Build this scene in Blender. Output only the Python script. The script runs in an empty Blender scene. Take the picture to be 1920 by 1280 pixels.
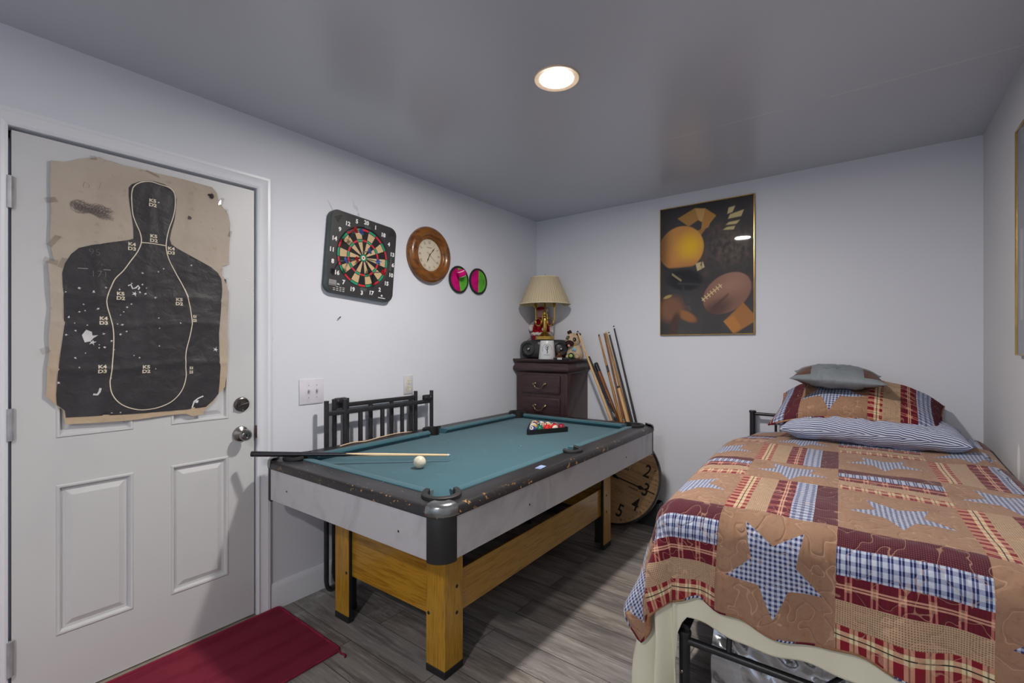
import bpy, bmesh, math, random
from math import sin, cos, pi, radians, sqrt, atan2, hypot
from mathutils import Vector, Matrix, geometry, noise

random.seed(7)
SC = bpy.context.scene
COL = SC.collection

# ------------------------------------------------------------------ objects
def link(o):
    COL.objects.link(o)
    return o

def tag(o, label=None, cat=None, group=None, kind=None):
    if label: o['label'] = label
    if cat: o['category'] = cat
    if group: o['group'] = group
    if kind: o['kind'] = kind
    return o

def thing(name, label, cat, loc=(0, 0, 0), rotz=0.0, group=None):
    o = bpy.data.objects.new(name, None)
    o.empty_display_size = 0.05
    link(o)
    o.location = loc
    o.rotation_euler = (0, 0, rotz)
    return tag(o, label, cat, group)

def obj(name, bm, mats, parent=None, smooth=35, loc=None):
    me = bpy.data.meshes.new(name)
    bmesh.ops.recalc_face_normals(bm, faces=bm.faces[:])
    bm.to_mesh(me)
    bm.free()
    if not isinstance(mats, (list, tuple)): mats = [mats]
    for m in mats: me.materials.append(m)
    if smooth:
        for p in me.polygons: p.use_smooth = True
        me.set_sharp_from_angle(angle=radians(smooth))
    o = bpy.data.objects.new(name, me)
    link(o)
    if parent is not None: o.parent = parent
    if loc is not None: o.location = loc
    return o

def struct(name, bm, mats, parent=None, smooth=35):
    o = obj(name, bm, mats, parent, smooth)
    if parent is None: o['kind'] = 'structure'
    return o

def copy_tree(o, parent=None):
    c = o.copy()
    link(c)
    c.parent = parent
    for ch in list(o.children): copy_tree(ch, c)
    return c

# ------------------------------------------------------------------ mesh helpers
def B(): return bmesh.new()

def box(bm, lo, hi, bev=0.0, seg=2, mi=0, M=None):
    lo = Vector(lo); hi = Vector(hi)
    c = (lo + hi) / 2; s = hi - lo
    r = bmesh.ops.create_cube(bm, size=1.0, matrix=Matrix.Translation(c) @ Matrix.Diagonal((s.x, s.y, s.z, 1)))
    vs = r['verts']
    if M is not None: bmesh.ops.transform(bm, matrix=M, verts=vs)
    fs = set(f for v in vs for f in v.link_faces)
    for f in fs: f.material_index = mi
    if bev > 0:
        es = list(set(e for v in vs for e in v.link_edges))
        g = bmesh.ops.bevel(bm, geom=es, offset=bev, segments=seg, affect='EDGES', profile=0.5)
        for f in g['faces']: f.material_index = mi
    return bm

def frame_of(d):
    d = d.normalized()
    a = Vector((0, 0, 1)) if abs(d.z) < 0.9 else Vector((1, 0, 0))
    u = d.cross(a).normalized()
    return u, d.cross(u).normalized()

def tube(bm, pts, r, n=10, caps=True, closed=False, mi=0):
    pts = [Vector(p) for p in pts]
    N = len(pts)
    rs = r if isinstance(r, (list, tuple)) else [r] * N
    rings = []
    u = None
    for i, p in enumerate(pts):
        if closed: d = pts[(i + 1) % N] - pts[i - 1]
        else: d = pts[min(i + 1, N - 1)] - pts[max(i - 1, 0)]
        d.normalize()
        if u is None: u, w = frame_of(d)
        else:
            u = (u - d * u.dot(d)).normalized()
            w = d.cross(u).normalized()
        rings.append([bm.verts.new(p + (u * cos(2 * pi * k / n) + w * sin(2 * pi * k / n)) * rs[i]) for k in range(n)])
    M = N if closed else N - 1
    for i in range(M):
        a = rings[i]; b = rings[(i + 1) % N]
        for k in range(n):
            f = bm.faces.new((a[k], a[(k + 1) % n], b[(k + 1) % n], b[k])); f.material_index = mi
    if caps and not closed:
        for rg in (rings[0], rings[-1]):
            f = bm.faces.new(rg); f.material_index = mi
    return bm

def lathe(bm, prof, n=32, M=None, mi=0, a0=0.0, a1=None):
    """prof: list of (r, z) about local z"""
    full = a1 is None
    if full: a1 = a0 + 2 * pi
    M = M or Matrix.Identity(4)
    rings = []
    K = n if full else n + 1
    for (r, z) in prof:
        if r < 1e-6: rings.append([bm.verts.new(M @ Vector((0, 0, z)))])
        else: rings.append([bm.verts.new(M @ Vector((r * cos(a0 + (a1 - a0) * k / n), r * sin(a0 + (a1 - a0) * k / n), z))) for k in range(K)])
    for i in range(len(prof) - 1):
        a, b = rings[i], rings[i + 1]
        for k in range(n):
            k2 = (k + 1) % n if full else k + 1
            if len(a) == 1 and len(b) == 1: continue
            if len(a) == 1: f = (a[0], b[k2], b[k])
            elif len(b) == 1: f = (a[k], a[k2], b[0])
            else: f = (a[k], a[k2], b[k2], b[k])
            try:
                ff = bm.faces.new(f); ff.material_index = mi
            except ValueError: pass
    return bm

def ball(bm, c, r, nu=20, nv=12, mi=0, M=None):
    if not isinstance(r, (list, tuple)): r = (r, r, r)
    T = Matrix.Translation(c) @ (M or Matrix.Identity(4)) @ Matrix.Diagonal((r[0], r[1], r[2], 1))
    lathe(bm, [(sin(pi * i / nv), -cos(pi * i / nv)) for i in range(nv + 1)], nu, T, mi)
    return bm

def inpoly(p, poly):
    x, y = p; c = False; j = len(poly) - 1
    for i in range(len(poly)):
        xi, yi = poly[i]; xj, yj = poly[j]
        if (yi > y) != (yj > y) and x < (xj - xi) * (y - yi) / (yj - yi) + xi: c = not c
        j = i
    return c

def tri2d(outline, holes=(), grid=None):
    """triangulates a 2D region with holes, extra grid points inside; gives points, triangles, loops (index lists)"""
    pts = []; edges = []; loops = []
    for lp in [outline] + list(holes):
        b = len(pts); n = len(lp)
        pts += [Vector(p) for p in lp]
        edges += [(b + i, b + (i + 1) % n) for i in range(n)]
    if grid:
        xs = [p[0] for p in outline]; ys = [p[1] for p in outline]
        nx = int((max(xs) - min(xs)) / grid); ny = int((max(ys) - min(ys)) / grid)
        for i in range(1, nx + 1):
            for j in range(1, ny + 1):
                q = (min(xs) + i * grid + (j % 2) * grid * .3, min(ys) + j * grid)
                if inpoly(q, outline) and not any(inpoly(q, h) for h in holes): pts.append(Vector(q))
    V, E, F, ov, oe, of = geometry.delaunay_2d_cdt(pts, edges, [], 0, 1e-5)
    tr = []
    for f in F:
        c = sum((V[i] for i in f), Vector((0, 0))) / len(f)
        if inpoly(c, outline) and not any(inpoly(c, h) for h in holes): tr.append(f)
    return V, tr

def sheet(bm, outline, fm, holes=(), grid=None, mi=0, uvf=None):
    V, tr = tri2d(outline, holes, grid)
    used = {}
    for f in tr:
        vs = []
        for i in f:
            if i not in used: used[i] = bm.verts.new(fm(V[i].x, V[i].y))
            vs.append(used[i])
        ff = bm.faces.new(vs); ff.material_index = mi
    return bm

def slab(bm, outline, z0, z1, holes=(), M=None, mi=0):
    """flat plate between z0 and z1 with outline (x, y)"""
    M = M or Matrix.Identity(4)
    V, tr = tri2d(outline, holes)
    for z in (z0, z1):
        vv = {}
        for f in tr:
            vs = []
            for i in f:
                if i not in vv: vv[i] = bm.verts.new(M @ Vector((V[i].x, V[i].y, z)))
                vs.append(vv[i])
            bm.faces.new(vs).material_index = mi
    for lp in [outline] + list(holes):
        a = [bm.verts.new(M @ Vector((p[0], p[1], z0))) for p in lp]
        b = [bm.verts.new(M @ Vector((p[0], p[1], z1))) for p in lp]
        n = len(lp)
        for i in range(n):
            bm.faces.new((a[i], a[(i + 1) % n], b[(i + 1) % n], b[i])).material_index = mi
    bmesh.ops.remove_doubles(bm, verts=bm.verts[:], dist=1e-6)
    return bm

def roundrect(hx, hy, r, n=6, cx=0, cy=0):
    P = []
    for (sx, sy, a) in ((1, 1, 0), (-1, 1, pi / 2), (-1, -1, pi), (1, -1, 1.5 * pi)):
        for k in range(n + 1):
            t = a + pi / 2 * k / n
            P.append((cx + sx * (hx - r) + r * cos(t), cy + sy * (hy - r) + r * sin(t)))
    return P

def circ(cx, cy, r, n=24): return [(cx + r * cos(2 * pi * k / n), cy + r * sin(2 * pi * k / n)) for k in range(n)]

# standing frame: plane XZ facing -Y ; maps slab coordinates (x, y, z) -> (x, -z, y)
FRONT = Matrix(((1, 0, 0, 0), (0, 0, -1, 0), (0, 1, 0, 0), (0, 0, 0, 1)))

def text_bm(bm, s, size, M, depth=0.0, mi=0, sx=1.0, align='CENTER', bold=0.0):
    cu = bpy.data.curves.new('t', 'FONT')
    cu.body = s; cu.size = size; cu.align_x = align; cu.align_y = 'CENTER'; cu.extrude = depth; cu.offset = bold
    cu.resolution_u = 3
    o = bpy.data.objects.new('t', cu); COL.objects.link(o)
    dg = bpy.context.evaluated_depsgraph_get()
    dg.update()
    me = bpy.data.meshes.new_from_object(o.evaluated_get(dg))
    vs = [bm.verts.new(M @ Vector((v.co.x * sx, v.co.y, v.co.z))) for v in me.vertices]
    for p in me.polygons:
        try: bm.faces.new([vs[i] for i in p.vertices]).material_index = mi
        except ValueError: pass
    bpy.data.objects.remove(o); bpy.data.curves.remove(cu); bpy.data.meshes.remove(me)
    return bm

def ribbon(bm, pts, w, fm, mi=0, closed=False):
    """flat stroke along 2D pts; fm maps 2D to 3D"""
    n = len(pts); P = [Vector(p) for p in pts]; prev = None; first = None
    for i in range(n):
        if closed: d = P[(i + 1) % n] - P[i - 1]
        else: d = P[min(i + 1, n - 1)] - P[max(i - 1, 0)]
        if d.length < 1e-9: continue
        d.normalize(); q = Vector((-d.y, d.x)) * w / 2
        a = bm.verts.new(fm(*(P[i] + q))); b = bm.verts.new(fm(*(P[i] - q)))
        if prev: bm.faces.new((prev[0], prev[1], b, a)).material_index = mi
        else: first = (a, b)
        prev = (a, b)
    if closed: bm.faces.new((prev[0], prev[1], first[1], first[0])).material_index = mi
    return bm

def smoothline(pts, n=4):
    P = [Vector(p) for p in pts]; out = []
    for i in range(len(P) - 1):
        p0 = P[max(i - 1, 0)]; p1 = P[i]; p2 = P[i + 1]; p3 = P[min(i + 2, len(P) - 1)]
        for k in range(n):
            t = k / n
            out.append(0.5 * ((2 * p1) + (p2 - p0) * t + (2 * p0 - 5 * p1 + 4 * p2 - p3) * t * t + (3 * p1 - p0 - 3 * p2 + p3) * t ** 3))
    out.append(P[-1])
    return out

# ------------------------------------------------------------------ materials
def lin(c):
    def f(v):
        v /= 255.0
        return v / 12.92 if v <= 0.04045 else ((v + 0.055) / 1.055) ** 2.4
    return (f(c[0]), f(c[1]), f(c[2]), 1.0)

class X:
    """a scalar socket with arithmetic that writes math nodes"""
    def __init__(s, g, v): s.g = g; s.v = v
    def _m(s, op, *a):
        n = s.g.nt.nodes.new('ShaderNodeMath'); n.operation = op
        for i, q in enumerate((s,) + a):
            v = q.v if isinstance(q, X) else q
            if isinstance(v, (int, float)): n.inputs[i].default_value = v
            else: s.g.nt.links.new(v, n.inputs[i])
        return X(s.g, n.outputs[0])
    def __add__(s, o): return s._m('ADD', o)
    __radd__ = __add__
    def __sub__(s, o): return s._m('SUBTRACT', o)
    def __rsub__(s, o): return X(s.g, float(o))._m('SUBTRACT', s)
    def __mul__(s, o): return s._m('MULTIPLY', o)
    __rmul__ = __mul__
    def __truediv__(s, o): return s._m('DIVIDE', o)
    def floor(s): return s._m('FLOOR')
    def fract(s): return s._m('FRACT')
    def abs(s): return s._m('ABSOLUTE')
    def mod(s, o): return s._m('FLOORED_MODULO', o)
    def lt(s, o): return s._m('LESS_THAN', o)
    def gt(s, o): return s._m('GREATER_THAN', o)
    def min(s, o): return s._m('MINIMUM', o)
    def max(s, o): return s._m('MAXIMUM', o)
    def sin(s): return s._m('SINE')
    def cos(s): return s._m('COSINE')
    def sqrt(s): return s._m('SQRT')
    def atan2(s, o): return s._m('ARCTAN2', o)
    def pow(s, o): return s._m('POWER', o)
    def inv(s): return 1.0 - s
    def clamp(s): return s.max(0.0).min(1.0)
    def step(s, a, b):
        """smooth ramp 0..1 from a to b"""
        n = s.g.nt.nodes.new('ShaderNodeMapRange'); n.interpolation_type = 'SMOOTHSTEP'
        s.g.nt.links.new(s.v, n.inputs[0])
        n.inputs[1].default_value = a; n.inputs[2].default_value = b
        return X(s.g, n.outputs[0])
    def near(s, c, w): return (s - c).abs().lt(w)

class G:
    def __init__(s, name, base=(200, 200, 200), rough=0.6, metal=0.0, spec=0.5, coat=0.0, coat_rough=0.05):
        s.m = bpy.data.materials.new(name); s.m.use_nodes = True
        s.nt = s.m.node_tree
        s.b = s.nt.nodes['Principled BSDF']
        s.col(base)
        s.b.inputs['Roughness'].default_value = rough
        s.b.inputs['Metallic'].default_value = metal
        s.b.inputs['Specular IOR Level'].default_value = spec
        s.b.inputs['Coat Weight'].default_value = coat
        s.b.inputs['Coat Roughness'].default_value = coat_rough
        s.cur = None
        s.bumpn = None
    def col(s, c): s.b.inputs['Base Color'].default_value = lin(c); s.base = lin(c)
    def coords(s, kind='Object', scale=None, rot=None):
        t = s.nt.nodes.new('ShaderNodeTexCoord')
        o = t.outputs[kind]
        if scale or rot:
            mp = s.nt.nodes.new('ShaderNodeMapping')
            if scale: mp.inputs['Scale'].default_value = scale
            if rot: mp.inputs['Rotation'].default_value = rot
            s.nt.links.new(o, mp.inputs[0]); o = mp.outputs[0]
        return o
    def xyz(s, kind='Object'):
        n = s.nt.nodes.new('ShaderNodeSeparateXYZ')
        s.nt.links.new(s.coords(kind), n.inputs[0])
        return [X(s, n.outputs[i]) for i in range(3)]
    def uv(s): return s.xyz('UV')[:2]
    def vec(s, x, y, z=0.0):
        n = s.nt.nodes.new('ShaderNodeCombineXYZ')
        for i, q in enumerate((x, y, z)):
            v = q.v if isinstance(q, X) else q
            if isinstance(v, (int, float)): n.inputs[i].default_value = v
            else: s.nt.links.new(v, n.inputs[i])
        return n.outputs[0]
    def noise(s, scale, detail=3, vec=None, rough=0.5, sc=None, kind='Object', dist=0.0):
        n = s.nt.nodes.new('ShaderNodeTexNoise')
        n.inputs['Scale'].default_value = scale; n.inputs['Detail'].default_value = detail
        n.inputs['Roughness'].default_value = rough; n.inputs['Distortion'].default_value = dist
        s.nt.links.new(vec if vec is not None else s.coords(kind, sc), n.inputs['Vector'])
        return X(s, n.outputs[0])
    def mix(s, fac, c):
        """lays colour c over what is there, by fac"""
        n = s.nt.nodes.new('ShaderNodeMix'); n.data_type = 'RGBA'
        f = fac.v if isinstance(fac, X) else fac
        if isinstance(f, (int, float)): n.inputs[0].default_value = f
        else: s.nt.links.new(f, n.inputs[0])
        if s.cur is None: n.inputs[6].default_value = s.base
        else: s.nt.links.new(s.cur, n.inputs[6])
        if isinstance(c, tuple): n.inputs[7].default_value = lin(c)
        else: s.nt.links.new(c, n.inputs[7])
        s.cur = n.outputs[2]
        s.nt.links.new(s.cur, s.b.inputs['Base Color'])
        return s
    def bump(s, h, strength=0.3, dist=0.002):
        n = s.nt.nodes.new('ShaderNodeBump')
        n.inputs['Strength'].default_value = strength; n.inputs['Distance'].default_value = dist
        s.nt.links.new(h.v, n.inputs['Height'])
        if s.bumpn is not None: s.nt.links.new(s.bumpn, n.inputs['Normal'])
        s.bumpn = n.outputs[0]
        s.nt.links.new(s.bumpn, s.b.inputs['Normal'])
        return s
    def rough(s, x): s.nt.links.new(x.v, s.b.inputs['Roughness']); return s
    def emit(s, c, k):
        s.b.inputs['Emission Color'].default_value = lin(c); s.b.inputs['Emission Strength'].default_value = k
        return s

def plain(name, c, rough=0.6, metal=0.0, spec=0.5, coat=0.0, var=0.06, scale=18, bump=0.0):
    g = G(name, c, rough, metal, spec, coat)
    n = g.noise(scale, 4)
    dark = tuple(max(0, v * (1 - var * 2.2)) for v in c)
    g.mix(n.step(0.35, 0.75), dark)
    if bump: g.bump(g.noise(scale * 8, 3), bump, 0.001)
    return g.m

def cloth(name, c, c2=None, rough=0.95, scale=900):
    g = G(name, c, rough, spec=0.15)
    g.mix(g.noise(25, 4).step(0.3, 0.75), c2 or tuple(v * .86 for v in c))
    g.bump(g.noise(scale, 2), 0.35, 0.0012)
    return g.m

def wood(name, c1, c2, axis=0, scale=6, rough=0.4, coat=0.0, stretch=12, spec=0.5):
    g = G(name, c1, rough, coat=coat, spec=spec)
    sc = [stretch, stretch, stretch]; sc[axis] = 1.0
    n = g.noise(scale / 3, 5, sc=tuple(sc), rough=0.6, dist=0.6)
    g.mix(n.step(0.42, 0.68), c2)
    m = g.noise(scale * 3, 3, sc=tuple(sc))
    g.mix(m.step(0.55, 0.8) * 0.5, tuple(v * .7 for v in c2))
    g.bump(m, 0.08, 0.001)
    return g.m

# ================================================================== the room
W, H, YR = 2.81, 2.397, -5.3
def paint(name, c, rough=0.55, spec=0.35, bump=0.05):
    g = G(name, c, rough, spec=spec)
    g.mix(g.noise(1.3, 3).step(0.4, 0.75) * 0.35, tuple(v * .965 for v in c))
    g.bump(g.noise(160, 3), bump, 0.001)
    return g
wallg = paint('wall_paint', (218, 222, 232))
M_wall = wallg.m
M_wall_right = paint('side_wall_paint', (214, 214, 216)).m
gc = paint('ceiling_paint', (190, 194, 204), 0.26, 0.7, 0.03)
M_ceil = gc.m
M_trim = paint('trim_paint', (224, 228, 236), 0.35, 0.5, 0.01).m
gd = paint('door_paint', (204, 206, 209), 0.42, 0.45, 0.03)
dn = gd.noise(3.2, 5, sc=(1, 1, .6))
gd.mix(dn.step(0.5, 0.72) * 0.35, (186, 189, 196))
M_door = gd.m

# floor: grey vinyl planks running across the room
g = G('vinyl_planks', (150, 146, 144), 0.42, spec=0.45)
br = g.nt.nodes.new('ShaderNodeTexBrick')
br.offset = 0.37; br.offset_frequency = 2; br.squash = 1.0
br.inputs['Scale'].default_value = 1.0
br.inputs['Brick Width'].default_value = 1.22
br.inputs['Row Height'].default_value = 0.1525
br.inputs['Mortar Size'].default_value = 0.0016
br.inputs['Mortar Smooth'].default_value = 0.2
br.inputs['Bias'].default_value = 0.0
br.inputs['Color1'].default_value = (0, 0, 0, 1); br.inputs['Color2'].default_value = (1, 1, 1, 1); br.inputs['Mortar'].default_value = (.5, .5, .5, 1)
mp = g.nt.nodes.new('ShaderNodeMapping'); mp.inputs['Location'].default_value = (0.25, 2.3625, 0)
g.nt.links.new(g.coords('Object'), mp.inputs[0]); g.nt.links.new(mp.outputs[0], br.inputs['Vector'])
tone = X(g, br.outputs['Color']); mort = X(g, br.outputs['Fac'])
# every plank takes its own stretch of grain
x_, y_, z_ = g.xyz()
gv = g.vec(x_ * 1.0 + tone * 7.0, y_ * 11.0 + tone * 3.0, tone * 5.0)
n1 = g.noise(1.7, 6, vec=gv, rough=0.65, dist=0.5)
n2 = g.noise(7.0, 4, vec=gv, rough=0.6)
g.mix(tone, (126, 121, 118))
g.mix(tone.near(0.5, .2) * .5, (170, 161, 153))
g.mix(n1.step(0.38, 0.66) * 0.8, (86, 81, 80))
g.mix(n2.step(0.5, 0.72) * 0.55, (184, 176, 168))
g.mix(g.noise(2.2, 3).step(0.55, 0.75) * .25, (116, 115, 118))
# pale scuffs and dust on the boards by the door end
sc_ = g.noise(5.5, 4, sc=(1, .35, 1)).step(0.56, 0.70) * g.noise(40, 3).step(.3, .6)
reg = y_.step(-1.75, -2.1) * x_.step(0.95, 0.35)
g.mix(sc_ * reg * .7, (186, 187, 188))
g.mix(mort, (48, 46, 46))
g.bump(n2 - mort * 1.2, 0.25, 0.0012)
g.rough(n1 * 0.25 + 0.33)
M_floor = g.m

bm = B(); box(bm, (-.15, YR - .15, -.08), (W + .15, .15, 0)); struct('floor', bm, M_floor, smooth=0)
# the seam of two ceiling boards shows as a thin raised line
cx_, cy_, cz_ = gc.xyz()
seam = (cy_ + 0.935 + (cx_ - 1.9) * -0.004).abs().lt(0.004) * cx_.step(1.35, 1.6) * gc.noise(6, 2).step(.42, .55)
gc.mix(seam * .55, (214, 215, 218))
bm = B(); box(bm, (-.15, YR - .15, H), (W + .15, .15, H + .08)); struct('ceiling', bm, M_ceil, smooth=0)
# marks on the left wall: smears above the dartboard
wx, wy, wz = wallg.xyz()
sm = ((wy + 1.83 - (wz - 2.08) * -.35 + wallg.noise(14, 3) * .06 - .03).abs().step(.016, .004)) * wz.step(1.99, 2.01) * wz.step(2.15, 2.08) * wallg.noise(30, 4).step(.35, .6)
sm2 = ((wy + 2.0 + (wz - 2.08) * .6).abs().step(.007, .002)) * wz.step(2.0, 2.02) * wz.step(2.11, 2.06)
wallg.mix((sm + sm2).clamp() * .5 * wx.lt(.05), (150, 154, 162))
D0, D1, DZ = -3.2, -2.376, 2.056
bm = B()
box(bm, (-.12, YR, 0), (0, D0, H)); box(bm, (-.12, D1, 0), (0, 0, H)); box(bm, (-.12, D0, DZ), (0, D1, H))
struct('wall_left', bm, M_wall, smooth=0)
bm = B(); box(bm, (-.12, 0, 0), (W + .12, .12, H)); struct('wall_back', bm, M_wall, smooth=0)
# right wall with the pale gouge above the bed
gr = paint('right_wall_shaded_paint', (200, 202, 206))  # the white of the other walls, darkened to carry this wall's shade
rx, ry, rz = gr.xyz()
e = ((ry + .72) * 40).pow(2.0) + ((rz - .835) * 12).pow(2.0)
gr.mix(e.step(1.0, .7), (236, 236, 236))
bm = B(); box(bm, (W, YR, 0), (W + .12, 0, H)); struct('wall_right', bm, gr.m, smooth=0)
# wall behind the camera; its unseen window is added for frontal fill
WX0, WX1, WZ0, WZ1 = 1.40, 2.65, 0.85, 2.10
bm = B()
box(bm, (-.12, YR - .12, 0), (WX0, YR, H)); box(bm, (WX1, YR - .12, 0), (W + .12, YR, H))
box(bm, (WX0, YR - .12, 0), (WX1, YR, WZ0)); box(bm, (WX0, YR - .12, WZ1), (WX1, YR, H))
struct('wall_front', bm, M_wall, smooth=0)
wn = bpy.data.objects.new('fill_window_1', None); link(wn); wn['kind'] = 'structure'; wn.location = ((WX0 + WX1) / 2, YR, WZ0)
hw, hh = (WX1 - WX0) / 2, WZ1 - WZ0
bm = B()
for a, b in (((-hw, 0), (-hw + .05, hh)), ((hw - .05, 0), (hw, hh)), ((-hw + .05, 0), (hw - .05, .05)), ((-hw + .05, hh - .05), (hw - .05, hh)), ((-hw + .05, hh / 2 - .02), (hw - .05, hh / 2 + .02))):
    box(bm, (a[0], -.1, a[1]), (b[0], -.03, b[1]), .004)
struct('frame', bm, M_trim, wn)
def thin_glass(name, tint=(255, 255, 255), ior=1.5, k=1.0):
    m = bpy.data.materials.new(name); m.use_nodes = True; nt = m.node_tree
    nt.nodes.remove(nt.nodes['Principled BSDF'])
    t = nt.nodes.new('ShaderNodeBsdfTransparent'); t.inputs[0].default_value = lin(tint)
    s = nt.nodes.new('ShaderNodeBsdfGlossy'); s.inputs['Roughness'].default_value = 0.02
    lw = nt.nodes.new('ShaderNodeLayerWeight')
    pw = nt.nodes.new('ShaderNodeMath'); pw.operation = 'POWER'; pw.inputs[1].default_value = 5.0
    f = nt.nodes.new('ShaderNodeMath'); f.operation = 'MULTIPLY_ADD'; f.inputs[1].default_value = .95; f.inputs[2].default_value = .045 * k
    nt.links.new(lw.outputs['Facing'], pw.inputs[0]); nt.links.new(pw.outputs[0], f.inputs[0])
    mx = nt.nodes.new('ShaderNodeMixShader')
    nt.links.new(f.outputs[0], mx.inputs[0]); nt.links.new(t.outputs[0], mx.inputs[1]); nt.links.new(s.outputs[0], mx.inputs[2])
    nt.links.new(mx.outputs[0], nt.nodes['Material Output'].inputs[0])
    return m
M_glass = thin_glass('pane_glass')
bm = B(); bm.faces.new([bm.verts.new(v) for v in ((-hw + .05, -.067, .05), (hw - .05, -.067, .05), (hw - .05, -.067, hh - .05), (-hw + .05, -.067, hh - .05))]); struct('pane', bm, M_glass, wn, 0)

# skirting boards
def base_run(name, pts):
    bm = B()
    for lo, hi, ax in pts:
        pr = [(0, 0), (.015, 0), (.015, .105), (.011, .118), (.006, .13), (0, .13)]
        for (x0, y0), (x1, y1), n in ((lo, hi, ax),):
            d = Vector((x1 - x0, y1 - y0, 0)); nn = Vector(n + (0,))
            for k in range(len(pr)):
                a, b = pr[k], pr[(k + 1) % len(pr)]
                q = [Vector((x0, y0, 0)) + nn * a[0] + Vector((0, 0, a[1])), Vector((x0, y0, 0)) + nn * b[0] + Vector((0, 0, b[1]))]
                bm.faces.new([bm.verts.new(v) for v in (q[0], q[1], q[1] + d, q[0] + d)])
            for e in (Vector((0, 0, 0)), d):
                bm.faces.new([bm.verts.new(Vector((x0, y0, 0)) + nn * a[0] + Vector((0, 0, a[1])) + e) for a in pr])
    bmesh.ops.remove_doubles(bm, verts=bm.verts[:], dist=1e-5)
    struct(name, bm, M_trim, smooth=20)
base_run('baseboard_left', [((0, -2.316), (0, 0), (1, 0)), ((0, YR), (0, -3.262), (1, 0))])
base_run('baseboard_back', [((.0151, 0), (W - .0151, 0), (0, -1))])
base_run('baseboard_right', [((W, YR), (W, 0), (-1, 0))])

# ------------------------------------------------------------------ door (faces +x)
def wall_left_frame(name, label, cat, y, z, **k): return thing(name, label, cat, (0, y, z), pi / 2, **k)
# casing with stepped profile, mitred corners
def casing():
    bm = B()
    prof = [(.0, -.004), (.0, .008), (.008, .012), (.016, .009), (.040, .013), (.046, .017), (.058, .017), (.060, .0)]   # outward from opening, thickness
    L, R_, T = -3.196, -2.380, 2.056
    path = lambda o: [(L - o, 0), (L - o, T + o), (R_ + o, T + o), (R_ + o, 0)]
    rows = [[bm.verts.new((t, y, z)) for (y, z) in path(o)] for (o, t) in prof]
    for a, b in zip(rows[:-1], rows[1:]):
        for k in range(3): bm.faces.new((a[k], a[k + 1], b[k + 1], b[k]))
    # jambs and stop
    box(bm, (-.12, L - .004, 0), (.002, L + .001, T)); box(bm, (-.12, R_ - .001, 0), (.002, R_ + .004, T)); box(bm, (-.12, L, T - .001), (.002, R_, T + .004))
    # stop strips behind the leaf
    box(bm, (-.075, L, 0), (-.049, L + .03, T)); box(bm, (-.075, R_ - .03, 0), (-.049, R_, T)); box(bm, (-.075, L, T - .03), (-.049, R_, T))
    struct('trim_1', bm, M_trim, smooth=25)
casing()
M_sill = plain('threshold_metal', (170, 160, 145), 0.45, 0.6)
bm = B(); box(bm, (-.12, -3.195, .0), (.012, -2.381, .013), .004); struct('trim_2', bm, M_sill)
door = bpy.data.objects.new('door_1', None); link(door); door['kind'] = 'structure'
door['label'] = 'white six-panel door in the left wall, a paper target taped on it'
door.location = (0, -2.788, 0); door.rotation_euler = (0, 0, pi / 2)
bm = B()
hwid = .3985; zb, zt = .018, 2.044
panels = [(-.289, -.063, .248, .795), (.062, .286, .248, .795), (-.289, -.063, .966, 1.616), (.062, .286, .966, 1.616), (-.289, -.063, 1.72, 1.93), (.062, .286, 1.72, 1.93)]
def rect(p, i): return [(p[0] + i, p[2] + i), (p[1] - i, p[2] + i), (p[1] - i, p[3] - i), (p[0] + i, p[3] - i)]
F0 = -.004
fr = lambda d: (lambda p, q: Vector((p, -d, q)))
sheet(bm, [(-hwid, zb), (hwid, zb), (hwid, zt), (-hwid, zt)], fr(F0), holes=[rect(p, 0) for p in panels])
for p in panels:
    steps = [(0, F0), (.004, F0 + .004), (.010, F0 + .003), (.016, F0 - .010), (.026, F0 - .010), (.045, F0 - .002)]
    rows = [[bm.verts.new((q[0], -d, q[1])) for q in rect(p, i)] for i, d in steps]
    for a, b in zip(rows[:-1], rows[1:]):
        for k in range(4): bm.faces.new((a[k], a[(k + 1) % 4], b[(k + 1) % 4], b[k]))
    bm.faces.new(rows[-1])
o4 = [(-hwid, zb), (hwid, zb), (hwid, zt), (-hwid, zt)]
for k in range(4):
    a, b = o4[k], o4[(k + 1) % 4]
    bm.faces.new([bm.verts.new(v) for v in ((a[0], -F0, a[1]), (b[0], -F0, b[1]), (b[0], .044, b[1]), (a[0], .044, a[1]))])
bm.faces.new([bm.verts.new((q[0], .044, q[1])) for q in o4])
bmesh.ops.remove_doubles(bm, verts=bm.verts[:], dist=1e-5)
struct('leaf', bm, M_door, door, 20)
M_chrome = plain('satin_nickel', (150, 147, 144), 0.24, 1.0, var=.03)
M_dkmetal = plain('aged_metal', (112, 108, 106), 0.3, 1.0, var=.05)
M_hinge = plain('painted_hinge', (176, 178, 184), .45, .2)
for z0, z1 in ((1.773, 1.883), (.976, 1.086), (.17, .29)):
    bm = B()
    tube(bm, [(-.405, -.006, z0), (-.405, -.006, z1)], .008, 10)
    for k in range(1, 5): tube(bm, [(-.405, -.006, z0 + (z1 - z0) * k / 5 - .0007), (-.405, -.006, z0 + (z1 - z0) * k / 5 + .0007)], .0085, 10)
    box(bm, (-.400, -.004, z0), (-.392, .0, z1))
    o = struct('hinge', bm, M_hinge, door)
Rx = Matrix.Rotation(pi / 2, 4, 'X')    # +z -> -y
bm = B()
T = Matrix.Translation((.341, F0 * -1, 1.027)) @ Rx
lathe(bm, [(0, 0), (.033, 0), (.034, .004), (.031, .012), (.027, .014), (.026, .011), (.012, .011), (.011, .016), (0, .016)], 32, T)
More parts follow.
